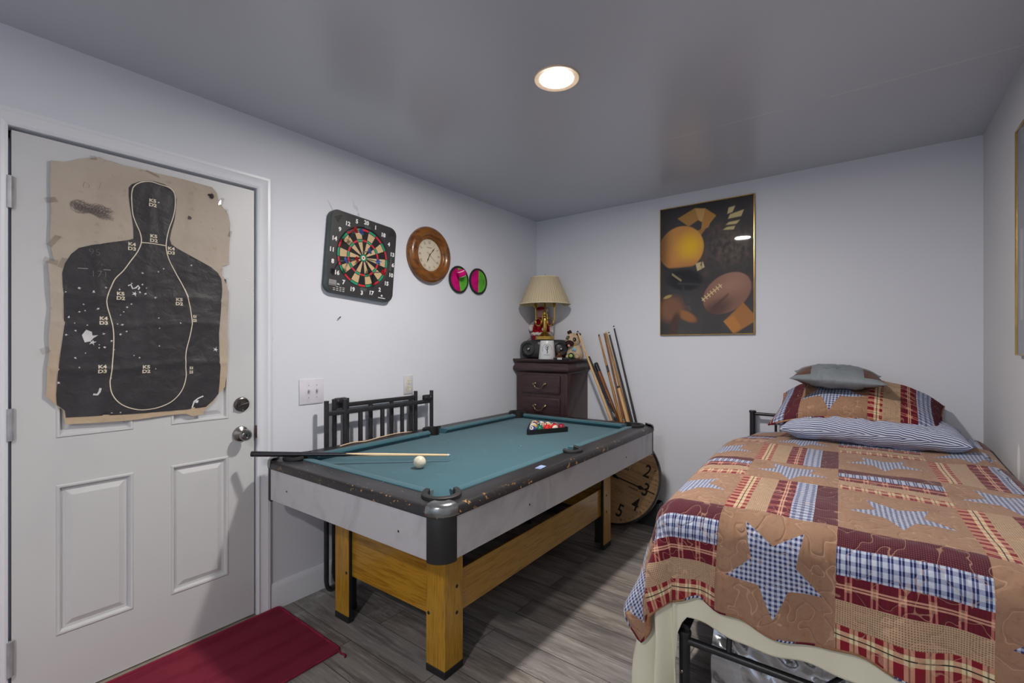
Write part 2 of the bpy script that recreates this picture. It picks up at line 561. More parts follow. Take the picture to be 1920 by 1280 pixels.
box(bm, (.341 - .024, -.024, 1.027 - .004), (.341 + .024, -.012, 1.027 + .004), .003, M=Matrix.Translation((.341, 0, 1.027)) @ Matrix.Rotation(radians(-14), 4, 'Y') @ Matrix.Translation((-.341, 0, -1.027)))
struct('deadbolt', bm, M_dkmetal, door)
bm = B()
T = Matrix.Translation((.338, F0 * -1, .889)) @ Rx
lathe(bm, [(0, 0), (.034, 0), (.036, .003), (.033, .010), (.022, .016), (.015, .020), (.014, .030), (.020, .036), (.0265, .046), (.027, .056), (.024, .066), (.018, .071), (.012, .071), (.011, .067), (.0, .067)], 32, T)
box(bm, (.336, -.075, .8835), (.340, -.068, .8945))
struct('door_knob', bm, M_chrome, door)
bm = B(); box(bm, (.4, -.0045, .86), (.412, -.003, .92), .001); struct('strike_plate', bm, plain('dark_strike', (88, 60, 66), .5, .5), door)

# ------------------------------------------------------------------ lamp in the ceiling
def lampglow(k):
    g = G('lamp_diffuser', (255, 244, 226), 0.6); g.emit((255, 247, 238), k); return g.m
LAMP_K = 380.0
M_glow = lampglow(LAMP_K)
M_lamptrim = plain('lamp_trim', (230, 206, 182), 0.4, var=.02)  # peach tint puts the diffuser's glow into the ring's colour
def ceiling_lamp(x, y, label):
    t = thing('ceiling_light', label, 'ceiling light', (x, y, H), 0, 'recessed ceiling lights')
    bm = B(); lathe(bm, [(.093, 0), (.0928, -.0036), (.0905, -.0060), (.070, -.0045), (.069, -.0035), (.069, -.002)], 48); obj('trim_ring', bm, M_lamptrim, t)
    bm = B(); lathe(bm, [(0, -.0042), (.0692, -.0040), (.0692, -.002), (0, -.002)], 48); obj('diffuser', bm, M_glow, t)
    return t
L1 = ceiling_lamp(1.322, -1.786, 'round white ceiling light glowing above the pool table')
L2 = copy_tree(L1); L2.location = (1.9, -4.5, H); L2['label'] = 'unseen round ceiling light added for fill behind the viewer'  # unseen second lamp, added for fill light

# ================================================================== paper target on the door
TG_PAPER=[(-3.091,1.967),(-3.057,1.973),(-3.041,1.980),(-3.019,1.994),(-2.956,2.022),(-2.946,2.017),(-2.882,2.012),(-2.823,2.013),(-2.768,2.013),(-2.715,2.014),(-2.642,2.012),(-2.574,2.010),(-2.555,1.991),(-2.545,1.951),(-2.521,1.920),(-2.507,1.902),(-2.499,1.861),(-2.499,1.818),(-2.502,1.737),(-2.503,1.675),(-2.531,1.663),(-2.533,1.621),(-2.516,1.585),(-2.507,1.554),(-2.504,1.556),(-2.506,1.514),(-2.509,1.411),(-2.511,1.359),(-2.506,1.308),(-2.511,1.230),(-2.511,1.194),(-2.520,1.113),(-2.548,1.082),(-2.566,1.050),(-2.589,1.032),(-2.606,1.017),(-2.609,1.000),(-2.649,0.995),(-2.671,1.009),(-2.743,1.011),(-2.797,1.008),(-2.849,1.005),(-2.905,1.006),(-2.959,1.008),(-3.051,1.014),(-3.057,1.040),(-3.056,1.064),(-3.077,1.087),(-3.094,1.111),(-3.103,1.120),(-3.101,1.154),(-3.100,1.226),(-3.094,1.282),(-3.097,1.331),(-3.093,1.387),(-3.091,1.440),(-3.093,1.500),(-3.099,1.599),(-3.093,1.612),(-3.081,1.606),(-3.090,1.655),(-3.093,1.683),(-3.090,1.772),(-3.092,1.880)]
TG_SIL=[(-2.869,1.928),(-2.860,1.944),(-2.838,1.960),(-2.815,1.971),(-2.788,1.976),(-2.752,1.974),(-2.727,1.961),(-2.713,1.945),(-2.708,1.921),(-2.711,1.876),(-2.715,1.836),(-2.727,1.784),(-2.733,1.749),(-2.727,1.728),(-2.706,1.714),(-2.664,1.693),(-2.619,1.672),(-2.578,1.652),(-2.550,1.629),(-2.536,1.604),(-2.532,1.557),(-2.532,1.558),(-2.537,1.461),(-2.546,1.358),(-2.544,1.257),(-2.539,1.206),(-2.543,1.129),(-2.547,1.085),(-2.569,1.056),(-2.598,1.031),(-2.662,1.028),(-2.782,1.029),(-2.891,1.031),(-2.991,1.036),(-3.051,1.039),(-3.054,1.065),(-3.075,1.088),(-3.077,1.124),(-3.072,1.205),(-3.065,1.278),(-3.056,1.368),(-3.057,1.450),(-3.059,1.507),(-3.060,1.528),(-3.061,1.566),(-3.054,1.601),(-3.038,1.638),(-3.016,1.665),(-2.980,1.682),(-2.918,1.704),(-2.868,1.721),(-2.854,1.729),(-2.854,1.769),(-2.858,1.805),(-2.866,1.859),(-2.869,1.895)]
TG_LINE=[(-2.856,1.931),(-2.845,1.948),(-2.823,1.964),(-2.799,1.971),(-2.768,1.969),(-2.735,1.964),(-2.717,1.946),(-2.713,1.915),(-2.715,1.875),(-2.723,1.834),(-2.735,1.792),(-2.743,1.752),(-2.746,1.717),(-2.742,1.684),(-2.731,1.651),(-2.711,1.609),(-2.689,1.567),(-2.677,1.538),(-2.666,1.509),(-2.680,1.549),(-2.666,1.501),(-2.657,1.453),(-2.652,1.395),(-2.662,1.332),(-2.673,1.278),(-2.675,1.220),(-2.673,1.177),(-2.679,1.138),(-2.695,1.101),(-2.728,1.066),(-2.774,1.047),(-2.827,1.043),(-2.870,1.057),(-2.902,1.082),(-2.922,1.119),(-2.927,1.159),(-2.924,1.185),(-2.920,1.228),(-2.917,1.281),(-2.916,1.351),(-2.924,1.407),(-2.934,1.450),(-2.936,1.485),(-2.925,1.525),(-2.925,1.524),(-2.911,1.562),(-2.886,1.597),(-2.864,1.637),(-2.842,1.677),(-2.829,1.717),(-2.832,1.754),(-2.845,1.789),(-2.856,1.824),(-2.860,1.874),(-2.860,1.907),(-2.856,1.931)]
TG_NECK=[(-2.828,1.718),(-2.788,1.720),(-2.746,1.718)]
TG_HOLES=[(-2.772,1.892),(-2.754,1.621),(-2.772,1.607),(-2.655,1.649),(-2.826,1.594),(-3.016,1.516),(-2.975,1.508),(-2.939,1.525),(-2.860,1.549),(-2.826,1.548),(-2.834,1.517),(-2.813,1.535),(-2.853,1.508),(-2.898,1.522),(-3.015,1.516),(-3.053,1.498),(-2.975,1.505),(-2.834,1.515),(-2.816,1.512),(-2.783,1.499),(-2.936,1.482),(-3.004,1.456),(-2.962,1.442),(-2.861,1.467),(-2.874,1.454),(-2.885,1.435),(-2.895,1.422),(-3.015,1.428),(-2.999,1.433),(-3.044,1.407),(-3.028,1.385),(-2.771,1.416),(-2.769,1.374),(-2.695,1.398),(-3.025,1.357),(-3.051,1.342),(-2.993,1.379),(-2.905,1.386),(-2.890,1.384),(-2.895,1.346),(-2.876,1.358),(-2.946,1.348),(-2.959,1.305),(-2.959,1.294),(-2.944,1.296),(-2.922,1.321),(-2.914,1.286),(-2.998,1.274),(-3.026,1.257),(-3.015,1.221),(-2.769,1.301),(-2.853,1.263),(-2.835,1.254),(-2.782,1.207),(-2.924,1.176),(-3.071,1.167),(-2.895,1.040),(-2.922,1.042)]
TG_BIG=[(-2.988,1.336),(-2.968,1.337),(-2.962,1.122),(-2.626,1.068),(-2.560,1.285),(-2.851,1.509),(-2.978,1.315)]
TG_TXT=[('K5','D2',-2.792,1.885),('K5','D2',-2.788,1.741),('K4','D3',-2.859,1.696),('K4','D3',-2.728,1.700),('K5','D2',-2.895,1.496),('K5','D2',-2.699,1.488),('K5','D2',-2.813,1.206),('K4','D3',-2.946,1.397),('K4','D3',-2.950,1.212),('K4','D3',-2.642,1.419),('K4','D3',-2.655,1.196)]
TY, TZ = -2.79, 1.50
def cr(y, z):
    v = Vector((y * 9.0, z * 7.0, 0.3))
    a = noise.fractal(v, 1.0, 2.0, 3) * .0036
    # old folds across the sheet
    for zf in (1.22, 1.39, 1.50): a += .0032 * math.exp(-((z - zf - .01 * sin(y * 9)) / .012) ** 2)
    for yf in (-2.95, -2.80, -2.66): a += .0022 * math.exp(-((y - yf - .012 * sin(z * 7)) / .012) ** 2)
    return .006 + a
def tg(o): return lambda y, z: Vector((y - TY, -(cr(y, z) + o), z - TZ))
gp = G('kraft_paper', (183, 172, 160), 0.8, spec=0.2)
gp.mix(gp.noise(5, 4).step(.4, .7) * .6, (168, 156, 143))
_, _, pz = gp.xyz()
gp.mix(pz.step(-.05, -.45) * .55, (196, 168, 132))
gp.mix(gp.noise(38, 3).step(.62, .75) * .35, (146, 132, 118))
gp.bump(gp.noise(26, 4), .6, .006)
M_paper = gp.m
gi = G('black_print', (54, 53, 57), 0.5, spec=0.35)
gi.mix(gi.noise(8, 5).step(.45, .75) * .6, (72, 71, 76))
gi.mix(gi.noise(30, 4, sc=(1, 1, .4)).step(.6, .8) * .35, (38, 37, 40))
gi.bump(gi.noise(22, 5, dist=.4), .8, .008)
M_ink = gi.m
M_cream = plain('cream_print', (226, 216, 196), 0.7, var=.03)
M_hole = plain('torn_paper_edge', (222, 222, 226), 0.7, var=.05)
M_tape = thin_glass('clear_tape', (236, 234, 230), 1.5, 2.0)
M_pencil = plain('pencil', (92, 84, 84), 0.7)
M_chalk = plain('chalk', (168, 168, 172), 0.8)
def ontext(bm, s, y, z, size, sx, bold, o, rot=0.0):
    n0 = len(bm.verts)
    text_bm(bm, s, size, Matrix.Rotation(rot, 4, 'Z'), 0, 0, sx, bold=bold)
    bm.verts.ensure_lookup_table()
    f = tg(o)
    for v in bm.verts[n0:]: v.co = f(y + v.co.x, z + v.co.y)
T0 = wall_left_frame('shooting_target', 'large torn brown paper target with a black torso silhouette, taped on the white door', 'target', TY, TZ)
bm = B(); sheet(bm, TG_PAPER, tg(0), grid=.010); obj('paper_sheet', bm, M_paper, T0, 60)
bm = B(); sheet(bm, TG_SIL, tg(.0013), grid=.010); obj('printed_silhouette', bm, M_ink, T0, 60)
bm = B(); ribbon(bm, smoothline(TG_LINE, 4), .0034, tg(.0022)); ribbon(bm, smoothline(TG_NECK, 4), .0034, tg(.0022)); obj('score_line', bm, M_cream, T0, 0)
bm = B()
for i, (a, b, y, z) in enumerate(TG_TXT):
    small = i >= 9
    for s, dz in ((a, .0088), (b, -.0088)):
        ontext(bm, s, y, z + dz, .0182 if not small else .017, 1.18 if not small else .62, .0007, .0024)
obj('lettering', bm, M_cream, T0, 0)
# bullet holes: ragged little stars
random.seed(11)
bm = B()
def star(y, z, r, n=7):
    P = []
    for k in range(2 * n):
        a = pi * k / n + random.uniform(-.2, .2); q = r * (random.uniform(.7, 1.7) if k % 2 == 0 else random.uniform(.3, .6))
        P.append((y + q * cos(a), z + q * sin(a)))
    sheet(bm, P, tg(.003))
for y, z in TG_HOLES: star(y, z, random.uniform(.0022, .0046), random.randint(5, 8))
y, z = TG_BIG[0]
sheet(bm, [(y - .02, z + .005), (y - .008, z + .026), (y + .008, z + .018), (y + .010, z + .004), (y + .026, z + .006), (y + .012, z - .006), (y + .004, z - .018), (y - .012, z - .022)], tg(.0026))
y, z = TG_BIG[2]; ribbon(bm, [(y - .014, z - .004), (y - .002, z - .006), (y + .004, z + .004), (y + .007, z + .018)], .007, tg(.0022))
y, z = TG_BIG[3]; ribbon(bm, [(y - .026, z - .034), (y - .018, z - .008), (y - .002, z + .004), (y + .018, z + .012)], .0055, tg(.0022))
y, z = TG_BIG[3]; sheet(bm, [(y - .016, z - .014), (y - .004, z - .016), (y, z - .006), (y - .010, z - .004)], tg(.0022))
for k in (4, 5, 6): star(TG_BIG[k][0], TG_BIG[k][1], .008, 5)
y, z = TG_BIG[5]; ribbon(bm, [(y - .02, z + .03), (y - .012, z + .036), (y - .006, z + .02), (y + .004, z + .024), (y + .012, z + .034), (y + .016, z + .026), (y + .012, z + .018)], .005, tg(.0022))
obj('bullet_holes', bm, M_hole, T0, 0)['kind'] = 'stuff'
# pencil and chalk writing
bm = B()
for s, y, z, sz in (('D', -2.995, 1.902, .032), ('J', -2.955, 1.915, .03), ('D', -2.661, 1.852, .026)):
    ontext(bm, s, y, z, sz, 1, -.0012, .001, -.15)
for q in range(5):
    P = [(-3.03 + .105 * (k / 40) + .014 * cos(k * 1.7 + q * 2), 1.812 - .028 * (k / 40) * (q % 3) * .5 + (.014 + .006 * sin(k * .3)) * sin(k * 1.7 + q) + .004 * q) for k in range(41)]
    ribbon(bm, smoothline(P, 3), .0009, tg(.0022))
obj('pencil_scribble', bm, M_pencil, T0, 0)
bm = B()
for s, y, z, sz in (('95', -2.972, 1.655, .036), ('76', -2.955, 1.612, .032), ('1', -3.0, 1.604, .03), ('171', -2.958, 1.573, .036)):
    ontext(bm, s, y, z, sz, 1, -.0014, .0024)
ribbon(bm, [(-3.019, 1.590), (-2.925, 1.594)], .002, tg(.0022))
obj('chalk_numbers', bm, M_chalk, T0, 0)
for y, z, a, w, h in ((-3.09, 1.825, .3, .034, .020), (-3.083, 1.68, 1.0, .05, .018), (-3.09, 1.605, -.3, .04, .02), (-2.50, 1.815, 1.3, .03, .014), (-2.535, 1.955, 1.2, .04, .016), (-2.975, 2.012, .1, .02, .016), (-2.79, 2.005, -.3, .05, .010), (-3.105, 1.285, .4, .026, .024), (-3.06, 1.605, 1.2, .04, .016)):
    c, s = cos(a), sin(a)
    q = [(y + c * u * w / 2 - s * v * h / 2, z + s * u * w / 2 + c * v * h / 2) for u, v in ((-1, -1), (1, -.8), (.8, 1), (-1, .9))]
    bm = B(); sheet(bm, q, tg(.003), grid=.008); obj('tape_piece', bm, M_tape, T0, 40)
bm = B()
ball(bm, (-2.576 - TY, -.012, 1.968 - TZ), (.008, .006, .012), 8, 6); ball(bm, (-2.585 - TY, -.010, 1.972 - TZ), (.006, .005, .005), 8, 6)
obj('dark_putty', bm, plain('putty', (48, 40, 40), .7), T0)

# ================================================================== dartboard
g = G('dart_face', (26, 26, 28), 0.6, spec=0.3)
x_, y_, z_ = g.xyz()
r = (x_ * x_ + z_ * z_).sqrt()
a = x_.atan2(z_) * (180 / pi)                   # clockwise from the top
q = ((a + 369.0) / 18.0).floor()
odd = q.mod(2.0).gt(.5)
d = ((a + 369.0).mod(18.0) - 9.0).abs()
inseg = d.lt(8.4)
sec = r.gt(.022) * r.lt(.154)
g.mix(sec * odd, (196, 170, 132))
ring = ((r - .160).abs().lt(.0055) + (r - .0985).abs().lt(.0055)).clamp()
g.mix(ring * inseg * odd, (30, 150, 112)); g.mix(ring * inseg * odd.inv(), (190, 40, 56))
wire = ((r - .160).abs().near(.0075, .0018) + (r - .0985).abs().near(.0075, .0018)).clamp()
g.mix(wire, (22, 22, 24))
g.mix(r.lt(.024), (22, 22, 24)); g.mix(r.lt(.021), (34, 134, 100)); g.mix(r.lt(.012), (232, 226, 210)); g.mix(r.lt(.0058), (176, 36, 50))
g.bump(g.noise(700, 1), .3, .001)
M_dartface = g.m
M_blk = plain('black_plastic', (50, 50, 53), 0.42, var=.05)
M_blk2 = plain('black_soft', (34, 34, 36), 0.6, var=.05)
M_dkgreen = plain('case_side', (74, 84, 84), 0.45, var=.05)
M_white = plain('white_print', (232, 232, 232), 0.6, var=.02)
M_grey = plain('grey_plastic', (146, 146, 148), 0.5, var=.04)
DBY, DBZ = -1.8075, 1.8045
DT = wall_left_frame('dartboard', 'square black electronic dartboard with darts stuck in it, on the left wall', 'dartboard', DBY, DBZ)
DT.rotation_euler = (0, radians(4.5), pi / 2)
DEP = .042
bm = B(); slab(bm, roundrect(.2205, .228, .048, 8), .0, DEP - .008, M=FRONT, mi=0)
o1 = roundrect(.2205, .228, .048, 8); o2 = roundrect(.2155, .223, .044, 8)
lo = [bm.verts.new(FRONT @ Vector((p[0], p[1], DEP - .008))) for p in o1]; hi = [bm.verts.new(FRONT @ Vector((p[0], p[1], DEP))) for p in o2]
for i in range(len(o1)): bm.faces.new((lo[i], lo[(i + 1) % len(o1)], hi[(i + 1) % len(o1)], hi[i])).material_index = 0
V, tr = tri2d(o2, [circ(0, -.0, .176, 48)])
vv = {}
for f in tr:
    for i in f:
        if i not in vv: vv[i] = bm.verts.new(FRONT @ Vector((V[i].x, V[i].y, DEP)))
    bm.faces.new([vv[i] for i in f]).material_index = 1
c1 = circ(0, 0, .176, 48); c2 = circ(0, 0, .168, 48)
a1 = [bm.verts.new(FRONT @ Vector((p[0], p[1], DEP))) for p in c1]; b1 = [bm.verts.new(FRONT @ Vector((p[0], p[1], DEP - .006))) for p in c2]
for i in range(48): bm.faces.new((a1[i], a1[(i + 1) % 48], b1[(i + 1) % 48], b1[i])).material_index = 2
bmesh.ops.remove_doubles(bm, verts=bm.verts[:], dist=1e-6)
obj('case', bm, [M_dkgreen, M_blk, M_blk2], DT, 30)
bm = B(); lathe(bm, [(0, DEP - .0065), (.168, DEP - .0065), (.168, DEP - .012), (0, DEP - .012)], 64, FRONT); obj('target_face', bm, M_dartface, DT, 30)
bm = B()
for k, n in enumerate((20, 1, 18, 4, 13, 6, 10, 15, 2, 17, 3, 19, 7, 16, 8, 11, 14, 9, 12, 5)):
    a = radians(18 * k); R_ = .203
    text_bm(bm, str(n), .032, Matrix.Translation((R_ * sin(a), -(DEP + .0006), R_ * cos(a))) @ Matrix.Rotation(pi / 2, 4, 'X'), bold=.0014)
obj('numerals', bm, M_white, DT, 0)
bm = B()
for s in (-1, 1):
    for k in range(5):
        MM = Matrix.Translation((s * .174, 0, .184)) @ Matrix.Rotation(s * radians(-45) if s < 0 else radians(-135), 4, 'Y')
        box(bm, (-.018 + k * .003, -(DEP + .0012), -.022 + k * .010), (.018 - k * .003, -DEP + .001, -.0165 + k * .010), 0, M=MM)
obj('speaker_grille', bm, M_blk2, DT, 0)
bm = B(); box(bm, (-.2065, -(DEP + .0008), -.187), (-.163, -DEP, -.161)); obj('score_display', bm, M_grey, DT, 0)
bm = B()
random.seed(3)
for j in range(3):
    for i in range(4):
        if j == 0 and i == 0: continue
        xx = -.180 + i * .019; zz = -.197 - j * .0095
        box(bm, (xx, -(DEP + .0008), zz), (xx + .012, -DEP, zz + .003))
for i in range(9): box(bm, (-.206 + i * .0055, -(DEP + .0006), -.1915), (-.203 + i * .0055, -DEP, -.190))
text_bm(bm, 'SEL', .012, Matrix.Translation((-.150, -(DEP + .0006), -.180)) @ Matrix.Rotation(pi / 2, 4, 'X'), bold=.0004)
obj('button_markings', bm, M_white, DT, 0)
bm = B()
sheet(bm, [(.128, -.199), (.136, -.190), (.144, -.196), (.139, -.203)], lambda p, q: Vector((p, -(DEP + .0006), q)))
for i in range(9): box(bm, (.112 + i * .0056, -(DEP + .0006), -.213), (.1165 + i * .0056, -DEP, -.208))
obj('logo', bm, M_white, DT, 0)
bm = B()
for x0, z0, x1, z1 in ((-.010, .172, .030, .188), (.180, -.036, .192, .044), (-.012, -.190, .030, -.172)): box(bm, (x0, -(DEP + .001), z0), (x1, -DEP, z1))
obj('tape_strip', bm, plain('dull_tape', (78, 86, 88), .35, var=.1), DT, 0)

# darts: barrel points into the board, flights towards the room
def mkflight(col):
    g = G('flight', col, .45); g.mix(g.noise(60, 2).step(.5, .7) * .3, tuple(v * .8 for v in col)); return g.m
M_red = mkflight((214, 36, 48)); M_blu = mkflight((92, 130, 214)); M_barrel = plain('dart_barrel', (176, 178, 186), .3, .7); M_tip = plain('dart_tip', (70, 72, 78), .4)
def dart(px, pz, dx, dz, col, label):
    """stuck at board point (px, pz); tail leans by (dx, dz)"""
    A = Vector((px, -(DEP - .010), pz)); d = Vector((dx, -1, dz)).normalized()
    loc = DT.matrix_basis @ A
    t = thing('dart', label, 'dart', loc, 0, 'darts in the dartboard')
    dw = DT.matrix_basis.to_3x3() @ d
    t.rotation_euler = dw.to_track_quat('Z', 'Y').to_euler()
    bm = B(); lathe(bm, [(0, -.004), (.0012, .004), (.0014, .022)], 8); obj('tip', bm, M_tip, t)
    bm = B(); lathe(bm, [(.0014, .022), (.0032, .026), (.0036, .05), (.003, .066), (.0018, .070)], 10); obj('barrel', bm, M_barrel, t)
    bm = B(); lathe(bm, [(.0019, .070), (.0022, .098), (.0012, .10)], 8); obj('shaft', bm, M_tip, t)
    bm = B()
    for k in range(4):
        a = pi / 2 * k + .4
        MM = Matrix.Rotation(a, 4, 'Z')
        P = [(.0, .092), (.010, .098), (.0165, .106), (.0165, .120), (.012, .126), (0, .122)]
        for s in (-.0003, .0003): bm.faces.new([bm.verts.new(MM @ Vector((p[0], s, p[1]))) for p in P])
    obj('flight', bm, M_red if col == 'r' else M_blu, t, 0)
dart(-.129, .118, -.02, -.07, 'r', 'red dart at the upper left of the dartboard, near the 12')
dart(-.099, .117, .02, -.07, 'b', 'blue dart beside the red one at the top of the dartboard')
dart(-.0225, .025, -.12, -.06, 'b', 'blue dart just above the bull of the dartboard')
dart(-.1546, -.056, -.20, -.08, 'b', 'blue dart at the left of the dartboard, near the 8')
dart(-.093, -.033, -.15, -.12, 'r', 'red dart just left of the bull')
dart(.0255, .0005, .02, -.27, 'b', 'blue dart right of the bull, in the 6 bed')
dart(.068, -.0694, -.03, -.10, 'r', 'red dart at the lower right of the dartboard, near the 10')

# ================================================================== oval-looking oak wall clock (round, seen aslant)
M_oak = wood('oak_frame', (128, 78, 26), (88, 50, 16), 0, 30, .3, .35, 3)
g = G('clock_face', (214, 204, 184), .5)
M_face = g.m
M_inkdk = plain('clock_ink', (48, 40, 36), .6)
CK = wall_left_frame('wall_clock', 'round oak-framed clock with roman numerals between the dartboard and the paddles', 'clock', -1.284, 1.903)
bm = B()
lathe(bm, [(.184, 0), (.187, .010), (.187, .022), (.180, .034), (.168, .044), (.150, .050), (.136, .046), (.128, .038), (.124, .034), (.118, .036), (.112, .033), (.106, .024), (.104, .016)], 64, FRONT)
obj('frame', bm, M_oak, CK, 50)
bm = B(); lathe(bm, [(0, .016), (.108, .016)], 48, FRONT); obj('dial', bm, M_face, CK, 0)
bm = B()
up = Matrix.Rotation(pi / 2, 4, 'X')
for k, n in enumerate(('XII', 'I', 'II', 'III', 'IIII', 'V', 'VI', 'VII', 'VIII', 'IX', 'X', 'XI')):
    a = radians(30 * k)
    text_bm(bm, n, .027, Matrix.Translation((.082 * sin(a), -.0166, .082 * cos(a))) @ up @ Matrix.Rotation(-a, 4, 'Z'), sx=.62)
for k in range(60):
    a = radians(6 * k); s = .004 if k % 5 == 0 else .002
    tube(bm, [((.099 - s) * sin(a), -.0166, (.099 - s) * cos(a)), (.099 * sin(a), -.0166, .099 * cos(a))], .0005, 4)
ribbon(bm, [(.098 * sin(t / 20 * pi), .098 * cos(t / 20 * pi)) for t in range(40)], .0006, lambda p, q: Vector((p, -.0166, q)), closed=True)
for i in range(6): box(bm, (-.022 + i * .0075, -.0168, .048), (-.0165 + i * .0075, -.0164, .0515))
obj('numerals', bm, M_inkdk, CK, 0)
def hand(name, L, ang, w, tail=.012, root=CK, dep=.018, spade=True, mat=None):
    bm = B(); a = radians(ang); c, s = cos(a), sin(a)
    P = [(-w, -tail), (w, -tail), (w * .8, L * .35), (w * 2.2 if spade else w * .7, L * .62), (w * .6, L * .78), (0, L), (-w * .6, L * .78), (-w * 2.2 if spade else -w * .7, L * .62), (-w * .8, L * .35)]
    P = [(p * c + q * s, -p * s + q * c) for p, q in P]
    slab(bm, P, dep, dep + .0012, M=FRONT)
    obj(name, bm, mat or M_inkdk, root, 0)
hand('hour_hand', .058, 205, .0022); hand('minute_hand', .078, 40, .0018, dep=.0195); hand('second_hand', .085, 128, .0006, .03, dep=.021, spade=False)
bm = B(); lathe(bm, [(0, .024), (.105, .024)], 48, FRONT); obj('glass', bm, M_glass, CK, 30)

# ================================================================== catch paddles and ball
def felt(name, c): return cloth(name, c, tuple(v * .8 for v in c), 1.0, 1500)
M_mag = felt('magenta_felt', (206, 22, 122)); M_lime = felt('lime_felt', (98, 184, 62))
M_rub = plain('black_rubber', (30, 32, 32), .6)
def paddle(y, z, tilt, label):
    t = wall_left_frame('catch_paddle', label, 'paddle', y, z, group='hook-and-loop catch paddles on the wall')
    t.rotation_euler = (0, tilt, pi / 2)
    bm = B(); lathe(bm, [(0, 0), (.094, 0), (.098, .006), (.097, .014), (.090, .017), (.084, .014), (.083, .010)], 48, FRONT); obj('rim', bm, M_rub, t, 50)
    for nm, s in (('magenta_half', -1), ('green_half', 1)):
        P = [(s * .083 * sin(pi * k / 20), .083 * cos(pi * k / 20)) for k in range(21)]
        if s > 0: P.reverse()
        bm = B(); slab(bm, P, .004, .0115, M=FRONT); obj(nm, bm, M_mag if s < 0 else M_lime, t, 0)
    return t
paddle(-.996, 1.774, radians(-10), 'pink and green catch paddle with a ball stuck on it, nearer the oak clock')
paddle(-.788, 1.783, radians(2), 'pink and green catch paddle with no ball, nearer the room corner')
tb = wall_left_frame('catch_ball', 'small magenta ball with white bands stuck on the left paddle', 'ball', -1.005, 1.812)
tb.location.x = .045; tb.rotation_euler = (radians(20), radians(62), pi / 2)
g = G('ball_felt', (206, 22, 122), .95, spec=.15)
x_, y_, z_ = g.xyz()
g.mix((x_.abs() - .0185).abs().lt(.002), (236, 220, 214))
g.mix(x_.lt(-.0205), (206, 22, 122)); g.mix(x_.gt(.0205), (98, 184, 62))
g.bump(g.noise(1500, 2), .4, .001)
bm = B(); ball(bm, (0, 0, 0), .032, 28, 18); obj('felt_cover', bm, g.m, tb, 180)

# ================================================================== switch, socket, nail
M_plate = plain('plate_plastic', (218, 217, 228), .35, var=.02)
sw = wall_left_frame('light_switch', 'white double light switch plate on the wall beside the door', 'light switch', -2.103, 1.061)
bm = B(); box(bm, (-.0675, -.006, -.066), (.0675, 0, .066), .003); obj('cover_plate', bm, M_plate, sw)
for sx in (-.017, .028):
    bm = B(); box(bm, (sx - .0055, -.0075, -.013), (sx + .0055, -.0055, .013)); box(bm, (sx - .004, -.017, .001), (sx + .004, -.006, .009), .0015, M=Matrix.Translation((0, 0, 0)))
    obj('toggle', bm, plain('toggle', (196, 194, 200), .35), sw)
    for sz in (-.032, .032):
        bm = B(); lathe(bm, [(0, .007), (.0022, .007), (.0028, .006)], 10, Matrix.Translation((sx, 0, sz)) @ FRONT); obj('screw', bm, M_grey, sw)
ou = wall_left_frame('power_outlet', 'white power outlet above the folded black bed ends', 'outlet', -1.452, 1.054)
bm = B(); box(bm, (-.037, -.006, -.060), (.037, 0, .060), .003); obj('cover_plate', bm, plain('outlet_plate', (206, 206, 208), .35, var=.02), ou)
for sz in (-.021, .021):
    bm = B(); slab(bm, roundrect(.0165, .0155, .010, 5, 0, sz), .006, .0082, M=FRONT); s_ = obj('socket', bm, plain('socket_face', (226, 220, 200), .4), ou)
    bm = B()
    for x0, h in ((-.007, .008), (.006, .0065)): box(bm, (x0 - .0012, -.0086, sz - h / 2 + .003), (x0 + .0012, -.008, sz + h / 2 + .003))
    ball(bm, (0, -.0082, sz - .008), (.0024, .0006, .0028), 8, 5); obj('slots', bm, M_blk2, s_, 0)
M_nail = plain('nail_metal', (92, 88, 88), .45, .6)
bm = B(); tube(bm, [(0, 0, 0), (.012, .002, .003), (.016, .006, .012)], .0022, 6); tube(bm, [(.004, 0, 0), (.006, -.010, -.012)], .0016, 6); ball(bm, (.012, .004, .006), .0045, 8, 6)
tag(obj('wall_nail', bm, M_nail, None, 40, (0, -1.946, 1.452)), 'small bent nail in the left wall below the dartboard', 'nail')

# ================================================================== pool table
# local frame: x across (right side +), y along (far end +), origin on the floor under its middle
TCX, TCY, TANG = 0.648, -1.374, 0.0209
HX, HY = 0.582, 1.0025
ZB, ZT, ZBED, ZRAIL = 0.594, 0.737, 0.744, 0.772
PT = thing('pool_table', 'worn pool table with teal cloth, silver sides and yellow wood legs', 'pool table', (TCX, TCY, 0), TANG)
def tw(x, y, z):
    c, s = cos(TANG), sin(TANG)
    return Vector((TCX + x * c - y * s, TCY + x * s + y * c, z))
gs = G('silver_laminate', (198, 199, 204), .42, .3, .5)
gs.mix(gs.noise(3.0, 5, dist=1.5, rough=.65).step(.45, .7) * .35, (136, 138, 144))
gs.mix(gs.noise(9, 4, sc=(1, 1, .08)).step(.6, .75) * .18, (120, 120, 126))
gs.rough(gs.noise(5, 5, dist=2.0) * .3 + .28)
M_silver = gs.m
gb = G('black_rail', (36, 35, 38), .38, spec=.5)
x_, y_, z_ = gb.xyz()
edge = ((x_.abs() - HX + .0).max(y_.abs() - HY)).step(-.022, -.004)
chip = (gb.noise(34, 4, rough=.7).step(.60, .64) * edge * gb.noise(3.1, 2).step(.44, .56)).clamp()
speck = gb.noise(95, 2).step(.70, .74) * edge
gb.mix(gb.noise(12, 4).step(.5, .8) * .4, (50, 48, 51))
gb.mix((chip + speck * .8).clamp(), (196, 152, 86))
fleck = gb.noise(120, 1).step(.76, .79) * y_.lt(-.88)
gb.mix(fleck, (214, 210, 204))
gb.bump(gb.noise(60, 3), .1, .001)
M_rail = gb.m
